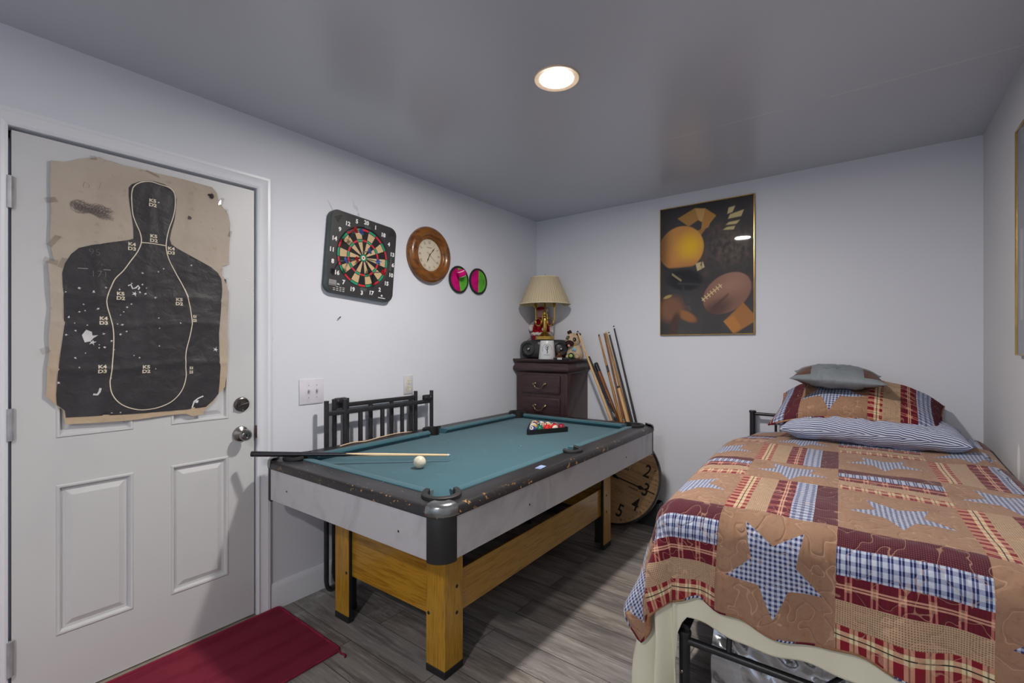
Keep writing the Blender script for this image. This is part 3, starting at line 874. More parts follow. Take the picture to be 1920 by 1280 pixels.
gf = G('teal_cloth', (54, 97, 110), 1.0, spec=.12)
gf.mix(gf.noise(2.4, 5).step(.4, .7) * .55, (46, 84, 97))
gf.mix(gf.noise(26, 4).step(.62, .75) * .35, (92, 136, 146))
gf.b.inputs['Sheen Weight'].default_value = .25
gf.bump(gf.noise(1500, 2), .25, .001)
M_cloth = gf.m
M_legwood = wood('yellow_laminate', (188, 142, 44), (154, 110, 26), 2, 26, .3, .25, 18)
M_apron = wood('yellow_panel', (186, 140, 44), (152, 108, 26), 0, 20, .22, .35, 18)
M_apron2 = wood('yellow_panel_side', (186, 140, 44), (152, 108, 26), 1, 20, .22, .35, 18)
M_black = plain('table_black', (30, 30, 32), .5, var=.04)
M_capm = plain('corner_chrome', (150, 154, 156), .25, .85, var=.1, scale=30)

# inner opening of the rails, with bites for the six pockets
NX, NY = HX - .097, HY - .097      # where the black rail ends and the cloth cushion begins
PCX, PCY, PR = HX - .112, HY - .112, .060
SPX, SPR = HX - .088, .052
def opening():
    P = []
    def arc(cx, cy, r, a0, a1, n=14):
        for k in range(n + 1):
            a = a0 + (a1 - a0) * k / n; P.append((cx + r * cos(a), cy + r * sin(a)))
    def corner(sx, sy):
        cx, cy = sx * PCX, sy * PCY
        # crossings with x = sx*NX and y = sy*NY
        ax = math.acos((NX - PCX) / PR); ay = math.asin((NY - PCY) / PR)
        return cx, cy, ax, ay
    ax = math.acos(max(-1, (NX - PCX) / PR)); ay = math.asin((NY - PCY) / PR)
    asd = math.acos((NX - SPX) / SPR)
    # counterclockwise from right side pocket
    arc(SPX, 0, SPR, -asd, asd)
    arc(PCX, PCY, PR, -ax, pi - ay)
    arc(-PCX, PCY, PR, ay, pi + ax)
    arc(-SPX, 0, SPR, pi - asd, pi + asd)
    arc(-PCX, -PCY, PR, pi - ax, 2 * pi - ay)
    arc(PCX, -PCY, PR, pi + ay, 2 * pi + ax)
    return P
op = opening()
bm = B()
o0 = roundrect(HX + .004, HY + .004, .069, 8); o1 = roundrect(HX + .004, HY + .004, .069, 8); o2 = roundrect(HX - .004, HY - .004, .061, 8); o3 = roundrect(HX - .014, HY - .014, .051, 8)
V, tr = tri2d(o3, [op])
vv = {}
for f in tr:
    for i in f:
        if i not in vv: vv[i] = bm.verts.new((V[i].x, V[i].y, ZRAIL))
    bm.faces.new([vv[i] for i in f])
for A, za, Bq, zb_ in ((o3, ZRAIL, o2, ZRAIL - .003), (o2, ZRAIL - .003, o1, ZRAIL - .014), (o1, ZRAIL - .014, o0, ZT)):
    a = [bm.verts.new((p[0], p[1], za)) for p in A]; b = [bm.verts.new((p[0], p[1], zb_)) for p in Bq]
    n = len(A)
    for i in range(n): bm.faces.new((a[i], a[(i + 1) % n], b[(i + 1) % n], b[i]))
a = [bm.verts.new((p[0], p[1], ZRAIL)) for p in op]; b = [bm.verts.new((p[0], p[1], ZT - .04)) for p in op]
for i in range(len(op)): bm.faces.new((a[i], a[(i + 1) % len(op)], b[(i + 1) % len(op)], b[i]))
bmesh.ops.remove_doubles(bm, verts=bm.verts[:], dist=1e-5)
obj('rail_top', bm, M_rail, PT, 40)
# bed cloth
bed = []
CX, CY = HX - .145, HY - .145
bm = B()
outl = [(-NX, -NY), (NX, -NY), (NX, NY), (-NX, NY)]
def bite(P0):
    P = []
    for (sx, sy) in ((1, -1), (1, 1), (-1, 1), (-1, -1)):
        # corner bite
        c = (sx * PCX, sy * PCY); r = PR - .006
        arcs = {(1, -1): (pi * .98, pi * .52), (1, 1): (-pi * .52, -pi * .98), (-1, 1): (-.02 * pi, -.48 * pi), (-1, -1): (.48 * pi, .02 * pi)}[(sx, sy)]
        for k in range(9):
            a = arcs[0] + (arcs[1] - arcs[0]) * k / 8; P.append((c[0] + r * cos(a), c[1] + r * sin(a)))
        if (sx, sy) == (1, -1):
            for k in range(9):
                a = 1.5 * pi - pi * k / 8; P.append((SPX + .0 + .044 * cos(a), .044 * sin(a)))
        if (sx, sy) == (-1, 1):
            for k in range(9):
                a = .5 * pi - pi * k / 8; P.append((-SPX + .044 * cos(a), .044 * sin(a)))
    return P
sheet(bm, bite(0), lambda p, q: Vector((p, q, ZBED)))
obj('bed_cloth', bm, M_cloth, PT, 0)
# cushions: cloth-covered noses between pockets
def cushion(x0, y0, x1, y1, nx, ny):
    """runs from (x0,y0) to (x1,y1) on the rail side; (nx,ny) points to the bed"""
    bm = B()
    d = Vector((x1 - x0, y1 - y0, 0)); L = d.length; d.normalize(); n_ = Vector((nx, ny, 0))
    prof = [(-.003, ZRAIL - .004), (.0, ZRAIL + .003), (.008, ZRAIL + .0045), (.040, ZRAIL + .002), (.048, ZRAIL - .003), (.050, ZRAIL - .008), (.034, ZBED), (-.003, ZBED)]
    rows = []
    for e, s in ((0, 1), (L, -1)):
        row = []
        for (o, z) in prof:
            ins = max(0, o) * .45
            row.append(bm.verts.new(Vector((x0, y0, z)) + d * (e + s * ins) + n_ * o))
        rows.append(row)
    k = len(prof)
    for i in range(k): bm.faces.new((rows[0][i], rows[0][(i + 1) % k], rows[1][(i + 1) % k], rows[1][i]))
    bm.faces.new(rows[0]); bm.faces.new(rows[1])
    obj('cushion', bm, M_cloth, PT, 30)
gc_ = .052
for sx in (-1, 1):
    cushion(sx * NX, -PCY + gc_, sx * NX, -.05, -sx, 0); cushion(sx * NX, .05, sx * NX, PCY - gc_, -sx, 0)
for sy in (-1, 1):
    cushion(-PCX + gc_, sy * NY, PCX - gc_, sy * NY, 0, -sy)
# pockets: black liner with a raised horseshoe lip and a dark cup
def pocket(cx, cy, r, a_mid, half):
    bm = B()
    n = 22; pr = [(-.012, -.07), (-.012, .010), (-.009, .013), (.006, .013), (.010, .010), (.011, .001), (.002, .0), (.002, -.07)]
    rows = []
    for k in range(n + 1):
        a = a_mid - half + 2 * half * k / n
        t = min(k, n - k) / n
        rise = 0.006 * max(0, 1 - t * 6)
        rows.append([bm.verts.new((cx + (r + o) * cos(a), cy + (r + o) * sin(a), ZRAIL + z + (rise if z > 0 else 0))) for o, z in pr])
    m = len(pr)
    for p_, q_ in zip(rows[:-1], rows[1:]):
        for i in range(m): bm.faces.new((p_[i], p_[(i + 1) % m], q_[(i + 1) % m], q_[i]))
    bm.faces.new(rows[0]); bm.faces.new(rows[-1])
    lathe(bm, [(0, .655), (r - .008, .655), (r - .006, .735)], 24, Matrix.Translation((cx, cy, 0)))
    obj('pocket', bm, M_blk2, PT, 40)
for sx in (-1, 1):
    for sy in (-1, 1): pocket(sx * PCX, sy * PCY, PR, atan2(sy, sx), radians(122))
    pocket(sx * SPX, 0, SPR, 0 if sx > 0 else pi, radians(100))
# cabinet sides
for nm, (lo, hi) in (('end_panel', ((-HX + .062, -HY, ZB), (HX - .062, -HY + .02, ZT))), ('end_panel', ((-HX + .062, HY - .02, ZB), (HX - .062, HY, ZT))), ('side_panel', ((-HX, -HY + .062, ZB), (-HX + .02, HY - .062, ZT))), ('side_panel', ((HX - .02, -HY + .062, ZB), (HX, HY - .062, ZT)))):
    bm = B(); box(bm, lo, hi, .0015, 1)
    p = obj(nm, bm, M_silver, PT)
    if nm == 'end_panel':
        y = lo[1] if lo[1] < 0 else hi[1]
        for xx in (-.372, .372): bm = B(); ball(bm, (xx, y, .658), (.0045, .002, .0045), 10, 6); obj('bolt_head', bm, M_black, p)
    else:
        x = lo[0] if lo[0] < 0 else hi[0]
        for yy in (-.5, .5): bm = B(); ball(bm, (x, yy, .655), (.002, .0045, .0045), 10, 6); obj('bolt_head', bm, M_black, p)
bm = B(); box(bm, (-HX + .02, -HY + .02, ZB + .01), (HX - .02, HY - .02, ZB + .03)); obj('underside', bm, M_black, PT, 0)
# corner posts and chrome caps
for sx in (-1, 1):
    for sy in (-1, 1):
        a = atan2(sy, sx)
        T = Matrix.Translation((sx * (HX - .0645), sy * (HY - .0645), 0))
        bm = B(); lathe(bm, [(.040, ZB - .008), (.064, ZB - .008), (.0655, ZB - .004), (.0655, ZT - .004), (.064, ZT), (.05, ZT)], 16, T, 0, a - radians(50), a + radians(50)); obj('corner_post', bm, M_black, PT, 40)
        bm = B(); lathe(bm, [(.058, ZT + .003), (.0668, ZT + .003), (.0700, ZT + .006), (.0705, ZT + .018), (.0685, ZRAIL - .002), (.062, ZRAIL + .007), (.050, ZRAIL + .0115), (.030, ZRAIL + .0125)], 20, T, 0, a - radians(52), a + radians(52)); obj('corner_cap', bm, M_capm if sy < 0 else M_rail, PT, 50)
# legs: two boards meeting at an outer corner, dark inside, rubber foot
LX, LY = .3655, .768
for sx in (-1, 1):
    for sy in (-1, 1):
        f = lambda x, y, z: (sx * x, sy * y, z)
        def bx(bm, x0, x1, y0, y1, z0, z1, b=.002, mi=0):
            X0, X1 = sorted((sx * x0, sx * x1)); Y0, Y1 = sorted((sy * y0, sy * y1)); box(bm, (X0, Y0, z0), (X1, Y1, z1), b, 1, mi)
        bm = B()
        bx(bm, LX - .105, LX, LY - .006, LY, .03, ZB + .01); bx(bm, LX - .006, LX, LY - .105, LY - .006, .03, ZB + .01)
        lg = obj('leg', bm, M_legwood, PT)
        bm = B()
        bx(bm, LX - .105, LX - .0062, LY - .022, LY - .0062, .026, ZB + .01, .001); bx(bm, LX - .022, LX - .0062, LY - .105, LY - .022, .026, ZB + .01, .001)
        obj('inner_brace', bm, M_black, lg)
        bm = B()
        bx(bm, LX - .106, LX + .001, LY - .026, LY + .001, 0, .03, .002); bx(bm, LX - .026, LX + .001, LY - .106, LY - .026, 0, .03, .002)
        obj('foot_pad', bm, M_black, lg)
        for zz in (.235, .340): bm = B(); ball(bm, (sx * LX, sy * (LY - .068), zz), (.003, .0075, .0075), 12, 6); obj('bolt_head', bm, M_black, lg)
        bm = B(); ball(bm, (sx * (LX - .09), sy * LY, .235), (.0075, .003, .0075), 12, 6); obj('bolt_head', bm, M_black, lg)
for sy in (-1, 1):
    bm = B(); y = sy * (LY - .030); box(bm, (-LX + .022, min(y, y + sy * .008), .214), (LX - .022, max(y, y + sy * .008), .592), .001, 1); obj('end_apron', bm, M_apron, PT)
for sx in (-1, 1):
    bm = B(); x = sx * (LX - .030); box(bm, (min(x, x + sx * .008), -LY + .03, .214), (max(x, x + sx * .008), LY - .03, .384), .001, 1); obj('side_apron', bm, M_apron2, PT)
# blue chalk-tape scrap on the rail
bm = B(); box(bm, (-.014, -.03, 0), (.014, .03, .0008), 0)
o = obj('tape_scrap', bm, plain('pale_blue_tape', (150, 170, 214), .6), None, 0, tw(.545, -.36, ZRAIL)); o.rotation_euler.z = TANG + .12
tag(o, 'pale blue scrap of tape on the right rail of the pool table', 'tape')
bm = B(); sheet(bm, [(-.012, -.006), (.002, -.003), (.013, -.008), (.008, .003), (.011, .009), (-.002, .004), (-.010, .008), (-.006, 0)], lambda p, q: Vector((p, q, .0015 + .0015 * sin(p * 200)))); bmesh.ops.solidify(bm, geom=bm.faces[:], thickness=.0006)
o = obj('paper_scrap', bm, plain('paper_scrap', (214, 220, 222), .7), None, 0, tw(.155, .035, ZBED + .001)); tag(o, 'tiny white paper scrap lying on the teal cloth', 'paper')

# ------------------------------------------------------------------ balls, rack, cue on the table
BR = .026
def ballmat(name, c, stripe, seed):
    rnd = random.Random(seed)
    g = G(name, c, .12, spec=.6, coat=.4)
    x_, y_, z_ = g.xyz()
    wht = (226, 218, 200)
    if stripe: g.mix(z_.abs().gt(.0125), wht)
    ax = Vector((1, 0, 0)) if stripe else Vector((0, 0, 1))
    d = (x_ if stripe else z_)
    g.mix(d.gt(BR * .885), wht)
    g.mix(d.gt(BR * .885) * ((y_.abs() - .002).abs().lt(.0018)) * (z_ if stripe else x_).abs().lt(.006), (30, 30, 30))
    return g.m
COLS = {1: (238, 182, 44), 2: (52, 68, 150), 3: (206, 34, 30), 4: (92, 44, 112), 5: (240, 116, 40), 6: (22, 104, 78), 7: (136, 24, 42), 8: (28, 28, 30)}
NAMES = {1: 'yellow', 2: 'blue', 3: 'red', 4: 'purple', 5: 'orange', 6: 'green', 7: 'maroon', 8: 'black'}
P1 = Vector((.004, .318)); e1 = Vector((.5, .866)); e2 = Vector((-.866, .5))
wall_t = .008; side = .318
start = P1 + e1 * (wall_t * sqrt(3) + BR * sqrt(3) - .0) + e2 * (wall_t + BR)
rows = [[2, 6, 3, 11, 7], [9, 8, 5, 15], [12, 14, 13], [4, 10], [1]]
place = {2: 'leftmost of the front row', 6: 'second from the left in the front row', 3: 'middle of the front row', 11: 'fourth from the left in the front row', 7: 'rightmost of the front row', 9: 'behind the blue ball', 8: 'behind the green ball', 5: 'behind the red ball', 15: 'behind the red-striped ball', 12: 'leftmost of the middle row', 14: 'middle of the middle row', 13: 'rightmost of the middle row', 4: 'left of the two before the far corner', 10: 'right of the two before the far corner', 1: 'at the far corner'}
rnd = random.Random(4)
first = None
bm = B(); ball(bm, (0, 0, 0), BR, 28, 18)
proto = obj('billiard_ball', bm, M_white, None, 180); BME = proto.data
bpy.data.objects.remove(proto)
step = 2 * BR + .0004
for j, row in enumerate(rows):
    for i, n in enumerate(row):
        p = start + e1 * (step * (i + j * .5)) + e2 * (step * j * .8665)
        me = BME.copy(); me.materials.clear()
        k = n if n <= 8 else n - 8
        me.materials.append(ballmat('ball_%s_%s' % (NAMES[k], 'stripe' if n > 8 else 'solid'), COLS[k], n > 8, n))
        o = bpy.data.objects.new('billiard_ball', me); link(o)
        o.location = tw(p.x, p.y, ZBED + BR)
        o.rotation_euler = (rnd.uniform(-.9, .9), rnd.uniform(-.9, .9), rnd.uniform(0, 6.28))
        if n == 2: o.rotation_euler = (radians(55), 0, radians(20))
        if n == 11: o.rotation_euler = (radians(100), 0, radians(60))
        if n == 6: o.rotation_euler = (radians(200), .3, 0)
        if n in (3, 7): o.rotation_euler = (radians(210), 0, 1)
        tag(o, '%s%s ball in the rack, %s' % (NAMES[k], '-and-white striped' if n > 8 else '', place[n]), 'billiard ball', 'racked billiard balls')
bm = B()
tri_o = []
A, Bp, Cp = P1, P1 + e1 * side, P1 + e1 * side / 2 + e2 * side * .866
def roundtri(off):
    cen = (A + Bp + Cp) / 3; P = []
    for q in (A, Bp, Cp):
        dirv = (cen - q).normalized(); r = .012 + (0 if off == 0 else -.004)
        c = q + dirv * (2 * .016 if off == 0 else 2 * .016)
        base = atan2(-dirv.y, -dirv.x)
        rr = .016 - off
        for k in range(-5, 6): P.append((c.x + rr * cos(base + k * pi / 15), c.y + rr * sin(base + k * pi / 15)))
    return P
slab(bm, roundtri(0), ZBED + .0005, ZBED + .030, [roundtri(wall_t)])
M_ = Matrix.Identity(4)
o = obj('ball_rack', bm, plain('rack_plastic', (26, 26, 28), .4), None, 30); o.location = (TCX, TCY, 0); o.rotation_euler.z = TANG
tag(o, 'black triangle rack around the balls on the teal cloth', 'ball rack')
bm = B(); ball(bm, (0, 0, 0), .0285, 32, 20)
o = obj('cue_ball', bm, plain('ivory_ball', (224, 218, 196), .15, coat=.3, var=.02), None, 180, tw(.054, -.612, ZBED + .0285)); tag(o, 'ivory white cue ball under the cue tip on the pool table', 'billiard ball')

# cues: lathed sticks along local +z (butt at the origin)
M_ctip = plain('cue_tip', (226, 230, 240), .6); M_maple = wood('maple', (214, 178, 128), (196, 154, 102), 2, 30, .35, .3, 12)
M_cblk = plain('cue_black', (32, 32, 40), .25, coat=.5, var=.03); M_honey = wood('honey_wood', (186, 132, 58), (150, 98, 36), 2, 30, .3, .4, 12)
M_brown = wood('brown_wood', (140, 86, 46), (96, 56, 30), 2, 30, .3, .4, 12); M_ring = plain('steel_ring', (188, 188, 190), .25, .9)
M_rubb = plain('bumper', (34, 30, 30), .7)
gw = G('patterned_wrap', (38, 34, 36), .4); gw.mix(gw.noise(60, 3, sc=(1, 1, .35)).step(.55, .62), (156, 148, 140)); M_wrapc = gw.m
def cue(label, A, T_, segs, group=None):
    """A butt point, T_ tip point; segs: (t0, t1, r0, r1, name, material)"""
    A = Vector(A); T_ = Vector(T_); d = T_ - A; L = d.length
    t = thing('pool_cue', label, 'pool cue', A, 0, group)
    t.rotation_euler = d.to_track_quat('Z', 'Y').to_euler()
    for (t0, t1, r0, r1, nm, m) in segs:
        bm = B(); lathe(bm, [(0, t0 * L), (r0, t0 * L), (r1, t1 * L), (0, t1 * L)], 16); obj(nm, bm, m, t, 30)
    return t
gm = G('cue_shaft_points', (228, 204, 164), .3, coat=.4)
x_, y_, z_ = gm.xyz()
ang = y_.atan2(x_)
pt = ((ang * 2.0).sin().abs() * -.13 + .56)
gm.mix((z_ - pt).lt(0), (30, 30, 38))
gm.mix((z_ - pt).abs().lt(.006), (222, 196, 150))
cue('short black and maple pool cue lying across the pool table corner', (.078, -2.437, .803), (.742, -1.815, .776), [(0, .012, .0125, .013, 'bumper', M_rubb), (.012, .985, .013, .0058, 'stick', gm.m), (.985, .994, .0058, .0056, 'ferrule', M_ctip), (.994, 1, .0056, .005, 'tip', plain('blue_tip', (120, 150, 190), .7))])
# string along the left rail
g = G('twine', (216, 190, 160), .9)
P = smoothline([Vector((.134, -2.02, ZRAIL + .003)), Vector((.120, -1.93, ZRAIL + .006)), Vector((.135, -1.86, ZRAIL + .004)), Vector((.106, -1.74, ZRAIL + .004)), Vector((.098, -1.62, ZRAIL + .006)), Vector((.118, -1.52, ZRAIL + .004))], 8)
bm = B(); tube(bm, P, [.0032] * (len(P) - 6) + [.0028, .0024, .002, .0016, .0012, .0008], 8)
tag(obj('rope_strand', bm, g.m, None, 180), 'pale strand of cord lying along the left rail of the pool table', 'cord')

# ================================================================== folded black bed ends against the left wall
M_iron = plain('black_iron', (50, 49, 53), .4, .2, var=.08, scale=40)
def bed_end(label, x, ys, top, rail_z, bars, y0, y1, hinge, uleg):
    t = thing('bed_end_frame', label, 'bed frame part', (x, (y0 + y1) / 2, 0), 0, 'folded bed ends by the left wall')
    oy = (y0 + y1) / 2
    for y in ys:
        bm = B(); tube(bm, [(0, y - oy, .03 if y != uleg else .07), (0, y - oy, top)], .0125, 12)
        if y == uleg:
            P = [(0, y - oy + .03 - .03 * cos(a), .07 - .055 * sin(a)) for a in [pi / 2 * k / 8 for k in range(9)]]
            P += [(0, y - oy + .10, .015)]
            tube(bm, P, .0115, 10)
        else: box(bm, (-.013, y - oy - .013, 0), (.013, y - oy + .013, .03), .003)
        obj('post', bm, M_iron, t)
    bm = B(); box(bm, (-.008, y0 - oy, rail_z - .013), (.008, y1 - oy, rail_z + .011), .003); obj('top_rail', bm, M_iron, t)
    bm = B(); box(bm, (-.008, y0 - oy, .40), (.008, y1 - oy, .424), .003); obj('bottom_rail', bm, M_iron, t)
    for y in bars:
        bm = B(); box(bm, (-.007, y - oy - .0115, .41), (.007, y - oy + .0115, rail_z), .002); obj('bar', bm, M_iron, t)
    for y in hinge:
        bm = B(); box(bm, (-.014, y - oy - .035, rail_z + .004), (.014, y - oy + .035, rail_z + .042), .008)
        for k in (-1, 1): ball(bm, (.014, y - oy + k * .02, rail_z + .023), (.006, .010, .010), 10, 6)
        obj('hinge_bracket', bm, M_iron, t)
    return t
bed_end('black metal bed end leaning nearer the pool table, with the outermost posts', .080, (-2.064, -1.955, -1.325), 1.012, .945, (-1.858, -1.71, -1.565), -2.064, -1.325, (-1.36,), -2.064)
bed_end('black metal bed end standing behind the other, nearer the wall', .036, (-1.992, -1.915, -1.42), 1.012, .975, (-1.76, -1.61, -1.46), -1.992, -1.42, (-1.955,), -1.992)

# ================================================================== red rug by the door
gr_ = G('red_rug', (166, 62, 86), .95, spec=.15)
x_, y_, z_ = gr_.xyz()
bands = ((x_ * (2 * pi / .13)).sin() * .5 + .5)
gr_.mix(bands.step(.6, .95) * .5, (146, 48, 70)); gr_.mix(gr_.noise(6, 4).step(.45, .7) * .4, (178, 78, 96)); gr_.mix(gr_.noise(240, 1).step(.78, .8), (190, 150, 150))
gr_.bump(gr_.noise(700, 2), .5, .002); gr_.bump(bands, .3, .003)
RG = thing('rug', 'dark red rug on the floor in front of the white door', 'rug', (.285, -2.80, 0))
def rugpt(p, q):
    w = .003 * sin(q * 9 + p * 4) * (1 if abs(p) > .2 else .4)
    up_ = .012 * max(0, (p + .20) * -14) * max(0, (q - .46) * 14) if p < -.2 and q > .46 else 0
    return Vector((p, q + .006 * sin(p * 11), .007 + w * .5 + up_))
bm = B(); sheet(bm, roundrect(.262, .52, .02, 4), rugpt, grid=.02)
bmesh.ops.solidify(bm, geom=bm.faces[:], thickness=.008)
obj('rug_mat', bm, gr_.m, RG, 50)
M_edge = cloth('rug_edge', (140, 42, 68))
bm = B(); tube(bm, [rugpt(*p) for p in roundrect(.262, .52, .02, 4)], .006, 8, closed=True); obj('binding', bm, M_edge, RG, 180)
bm = B(); tube(bm, smoothline([Vector((.262, .515, .008)), Vector((.285, .508, .006)), Vector((.305, .516, .005)), Vector((.318, .506, .004))], 4), .004, 6); obj('loose_thread', bm, M_edge, RG, 180)

# ================================================================== tall chest in the corner
M_cherry = wood('dark_cherry', (62, 40, 43), (46, 29, 32), 0, 22, .35, .25, 8)
M_cherryv = wood('dark_cherry_upright', (66, 43, 44), (48, 30, 33), 2, 22, .35, .25, 8)
M_brass = plain('antique_handle', (160, 144, 112), .3, .9, var=.1)
CHX0, CHX1, CHY = .026, .508, -.330
ch = thing('chest_of_drawers', 'tall dark cherry chest of drawers in the room corner', 'chest', ((CHX0 + CHX1) / 2, CHY / 2, 0))
hx, hy = (CHX1 - CHX0) / 2, .165
bm = B(); box(bm, (-hx, -hy + .002, .05), (hx, hy - .003, 1.09), .002, 1); obj('carcass', bm, M_cherryv, ch)
bm = B(); box(bm, (-hx - .012, -hy - .01, 0), (hx + .012, hy - .003, .075), .006); obj('plinth', bm, M_cherry, ch)
# curved frieze under the top
prof = [(0, 1.085), (.004, 1.092), (.016, 1.098), (.022, 1.112), (.021, 1.130), (.012, 1.148), (.006, 1.158), (.008, 1.166), (.018, 1.172), (.022, 1.182)]
bm = B()
rows = [[bm.verts.new(v) for v in ((-hx - o, hy - .003, z), (-hx - o, -hy - o, z), (hx + o, -hy - o, z), (hx + o, hy - .003, z))] for o, z in prof]
for a, b in zip(rows[:-1], rows[1:]):
    for k in range(3): bm.faces.new((a[k], a[k + 1], b[k + 1], b[k]))
obj('frieze', bm, M_cherry, ch, 60)
bm = B(); box(bm, (-hx - .024, -hy - .022, 1.182), (hx + .032, hy - .003, 1.196), .004); obj('top', bm, M_cherry, ch)
DX0, DX1 = .085 - .267, .447 - .267
for i in range(6):
    zt_ = 1.067 - .173 * i; zb_ = zt_ - .145
    bm = B(); box(bm, (DX0, -hy - .012, zb_), (DX1, -hy + .002, zt_), .006, 2); box(bm, (DX0 + .014, -hy - .0135, zb_ + .014), (DX1 - .014, -hy - .011, zt_ - .014), .001, 1)
    d = obj('drawer', bm, M_cherry, ch)
    xc = (DX0 + DX1) / 2; zc = zb_ + .078
    bm = B()
    for s in (-1, 1):
        lathe(bm, [(.012, 0), (.011, .003), (.005, .006), (.005, .018), (.0, .020)], 14, Matrix.Translation((xc + s * .048, -hy - .013, zc)) @ FRONT)
        tube(bm, smoothline([Vector((xc + s * .048, -hy - .029, zc + .006)), Vector((xc + s * .058, -hy - .030, zc - .002)), Vector((xc + s * .040, -hy - .033, zc - .014)), Vector((xc + s * .030, -hy - .035, zc - .030)), Vector((xc, -hy - .036, zc - .036))], 5), .0036, 8)
    obj('handle', bm, M_brass, d, 50)
ZC = 1.196
# ------------------------------------------------------------------ radio
RA = radians(20)
rd = thing('portable_stereo', 'dark rounded portable stereo lying on the corner chest under the lamp', 'stereo', (.232, -.192, ZC), RA)
M_stereo = plain('stereo_plastic', (50, 51, 53), .3, coat=.15, var=.08)
bm = B()
n = 40
def sup(a, p): return math.copysign(abs(a) ** p, a)
rows = []
for i in range(19):
    ph = -pi / 2 + pi * i / 18
    rr = max(cos(ph), 0) ** .45; zz = sup(sin(ph), .62)
    rows.append([bm.verts.new((.222 * rr * sup(cos(2 * pi * k / n), .62), .078 * rr * sup(sin(2 * pi * k / n), .7), .078 + .078 * zz)) for k in range(n)])
for a, b in zip(rows[:-1], rows[1:]):
    for k in range(n):
        try: bm.faces.new((a[k], a[(k + 1) % n], b[(k + 1) % n], b[k]))
        except ValueError: pass
obj('body', bm, M_stereo, rd, 180)
for sx in (-1, 1):
    bm = B(); lathe(bm, [(.052, .062), (.056, .070), (.055, .076), (.050, .079), (.046, .074), (.02, .070), (.008, .078), (0, .081)], 28, Matrix.Translation((sx * .135, 0, .078)) @ FRONT); sp = obj('speaker', bm, plain('speaker_grille', (34, 35, 37), .45, var=.15, scale=120), rd, 40)
    bm = B(); lathe(bm, [(.012, .080), (.010, .088), (0, .091)], 16, Matrix.Translation((sx * .135, 0, .078)) @ FRONT); obj('dome', bm, M_chrome, sp, 50)
bm = B(); box(bm, (-.055, -.0795, .116), (.0, -.074, .134), .002); obj('label_strip', bm, plain('stereo_label', (160, 156, 148), .5, var=.2, scale=200), rd)
bm = B(); box(bm, (-.05, -.084, .05), (.05, -.074, .095), .006); obj('cassette_door', bm, M_blk2, rd)
bm = B(); tube(bm, smoothline([Vector((-.17, 0, .142)), Vector((-.15, -.01, .158)), Vector((-.11, -.02, .166)), Vector((-.07, -.02, .166))], 5), .0022, 8); obj('carry_wire', bm, M_blk2, rd)

# ------------------------------------------------------------------ lamp
M_pol = plain('polished_brass', (206, 172, 88), .18, 1.0, var=.05); M_shade = G('pleated_shade', (204, 190, 160), .9, spec=.15)
x_, y_, z_ = M_shade.xyz()
M_shade.bump((y_.atan2(x_) * 60.0).sin(), .55, .003)
M_shade.mix(((y_.atan2(x_) * 60.0).sin()).step(.2, 1) * .25, (178, 162, 132))
M_shin = plain('shade_inside', (214, 200, 160), .8)
LPX, LPY, LZ = .214, -.192, ZC + .1565
lp = thing('table_lamp', 'brass horn lamp with a pleated beige shade, standing on the stereo', 'lamp', (LPX, LPY, LZ))
bm = B(); lathe(bm, [(0, 0), (.080, 0), (.080, .004), (.078, .026), (.070, .030), (.052, .034), (.036, .046), (.026, .058), (.014, .066), (0, .066)], 8, Matrix.Rotation(pi / 8, 4, 'Z')); obj('base', bm, M_pol, lp, 25)
bm = B(); lathe(bm, [(.012, .064), (.016, .070), (.012, .076), (.0125, .082), (.015, .09), (.0165, .17), (.012, .18), (.018, .186), (.018, .194), (.011, .200), (.014, .21), (.011, .23), (.006, .25), (.006, .32), (0, .32)], 20); obj('stem', bm, M_pol, lp, 30)
for s in (-1, 1):
    bm = B()
    P = [Vector((s * .018, 0, .215)), Vector((s * .026, 0, .17)), Vector((s * .032, -.004, .13)), Vector((s * .050, -.006, .112)), Vector((s * .076, -.004, .118)), Vector((s * .088, 0, .145)), Vector((s * .092, 0, .19)), Vector((s * .092, 0, .250)), Vector((s * .092, 0, .285))]
    tube(bm, smoothline(P, 5), .0048, 10)
    R_ = .030
    tube(bm, [Vector((s * .058 + R_ * cos(a), -.010, .145 + R_ * sin(a))) for a in [2 * pi * k / 24 for k in range(24)]], .0042, 8, closed=True)
    lathe(bm, [(.005, .262), (.010, .268), (.026, .272), (.028, .276), (.012, .278), (.011, .31), (0, .31)], 16, Matrix.Translation((s * .092, 0, 0)))
    obj('horn_arm', bm, M_pol, lp, 40)
bm = B(); lathe(bm, [(.206, .286), (.208, .290), (.112, .508), (.110, .511)], 96); obj('shade', bm, M_shade.m, lp, 60)
sh = lp.children[-1]
bm = B(); lathe(bm, [(.204, .2865), (.109, .509)], 48); obj('lining', bm, M_shin, sh, 60)
for r0, z0, nm in ((.207, .290, 'bottom_band'), (.111, .509, 'top_band')):
    bm = B(); tube(bm, [(r0 * cos(2 * pi * k / 64), r0 * sin(2 * pi * k / 64), z0) for k in range(64)], .005, 8, closed=True); obj(nm, bm, plain('shade_band', (222, 210, 180), .85, var=.03), sh, 180)
bm = B(); lathe(bm, [(.0025, .32), (.0025, .512), (.006, .514), (.006, .520), (.003, .524), (.0045, .532), (0, .540)], 10)
for k in range(3): tube(bm, [(0, 0, .508), (.110 * cos(2 * pi * k / 3), .110 * sin(2 * pi * k / 3), .508)], .0016, 6)
obj('harp_and_finial', bm, M_pol, lp)

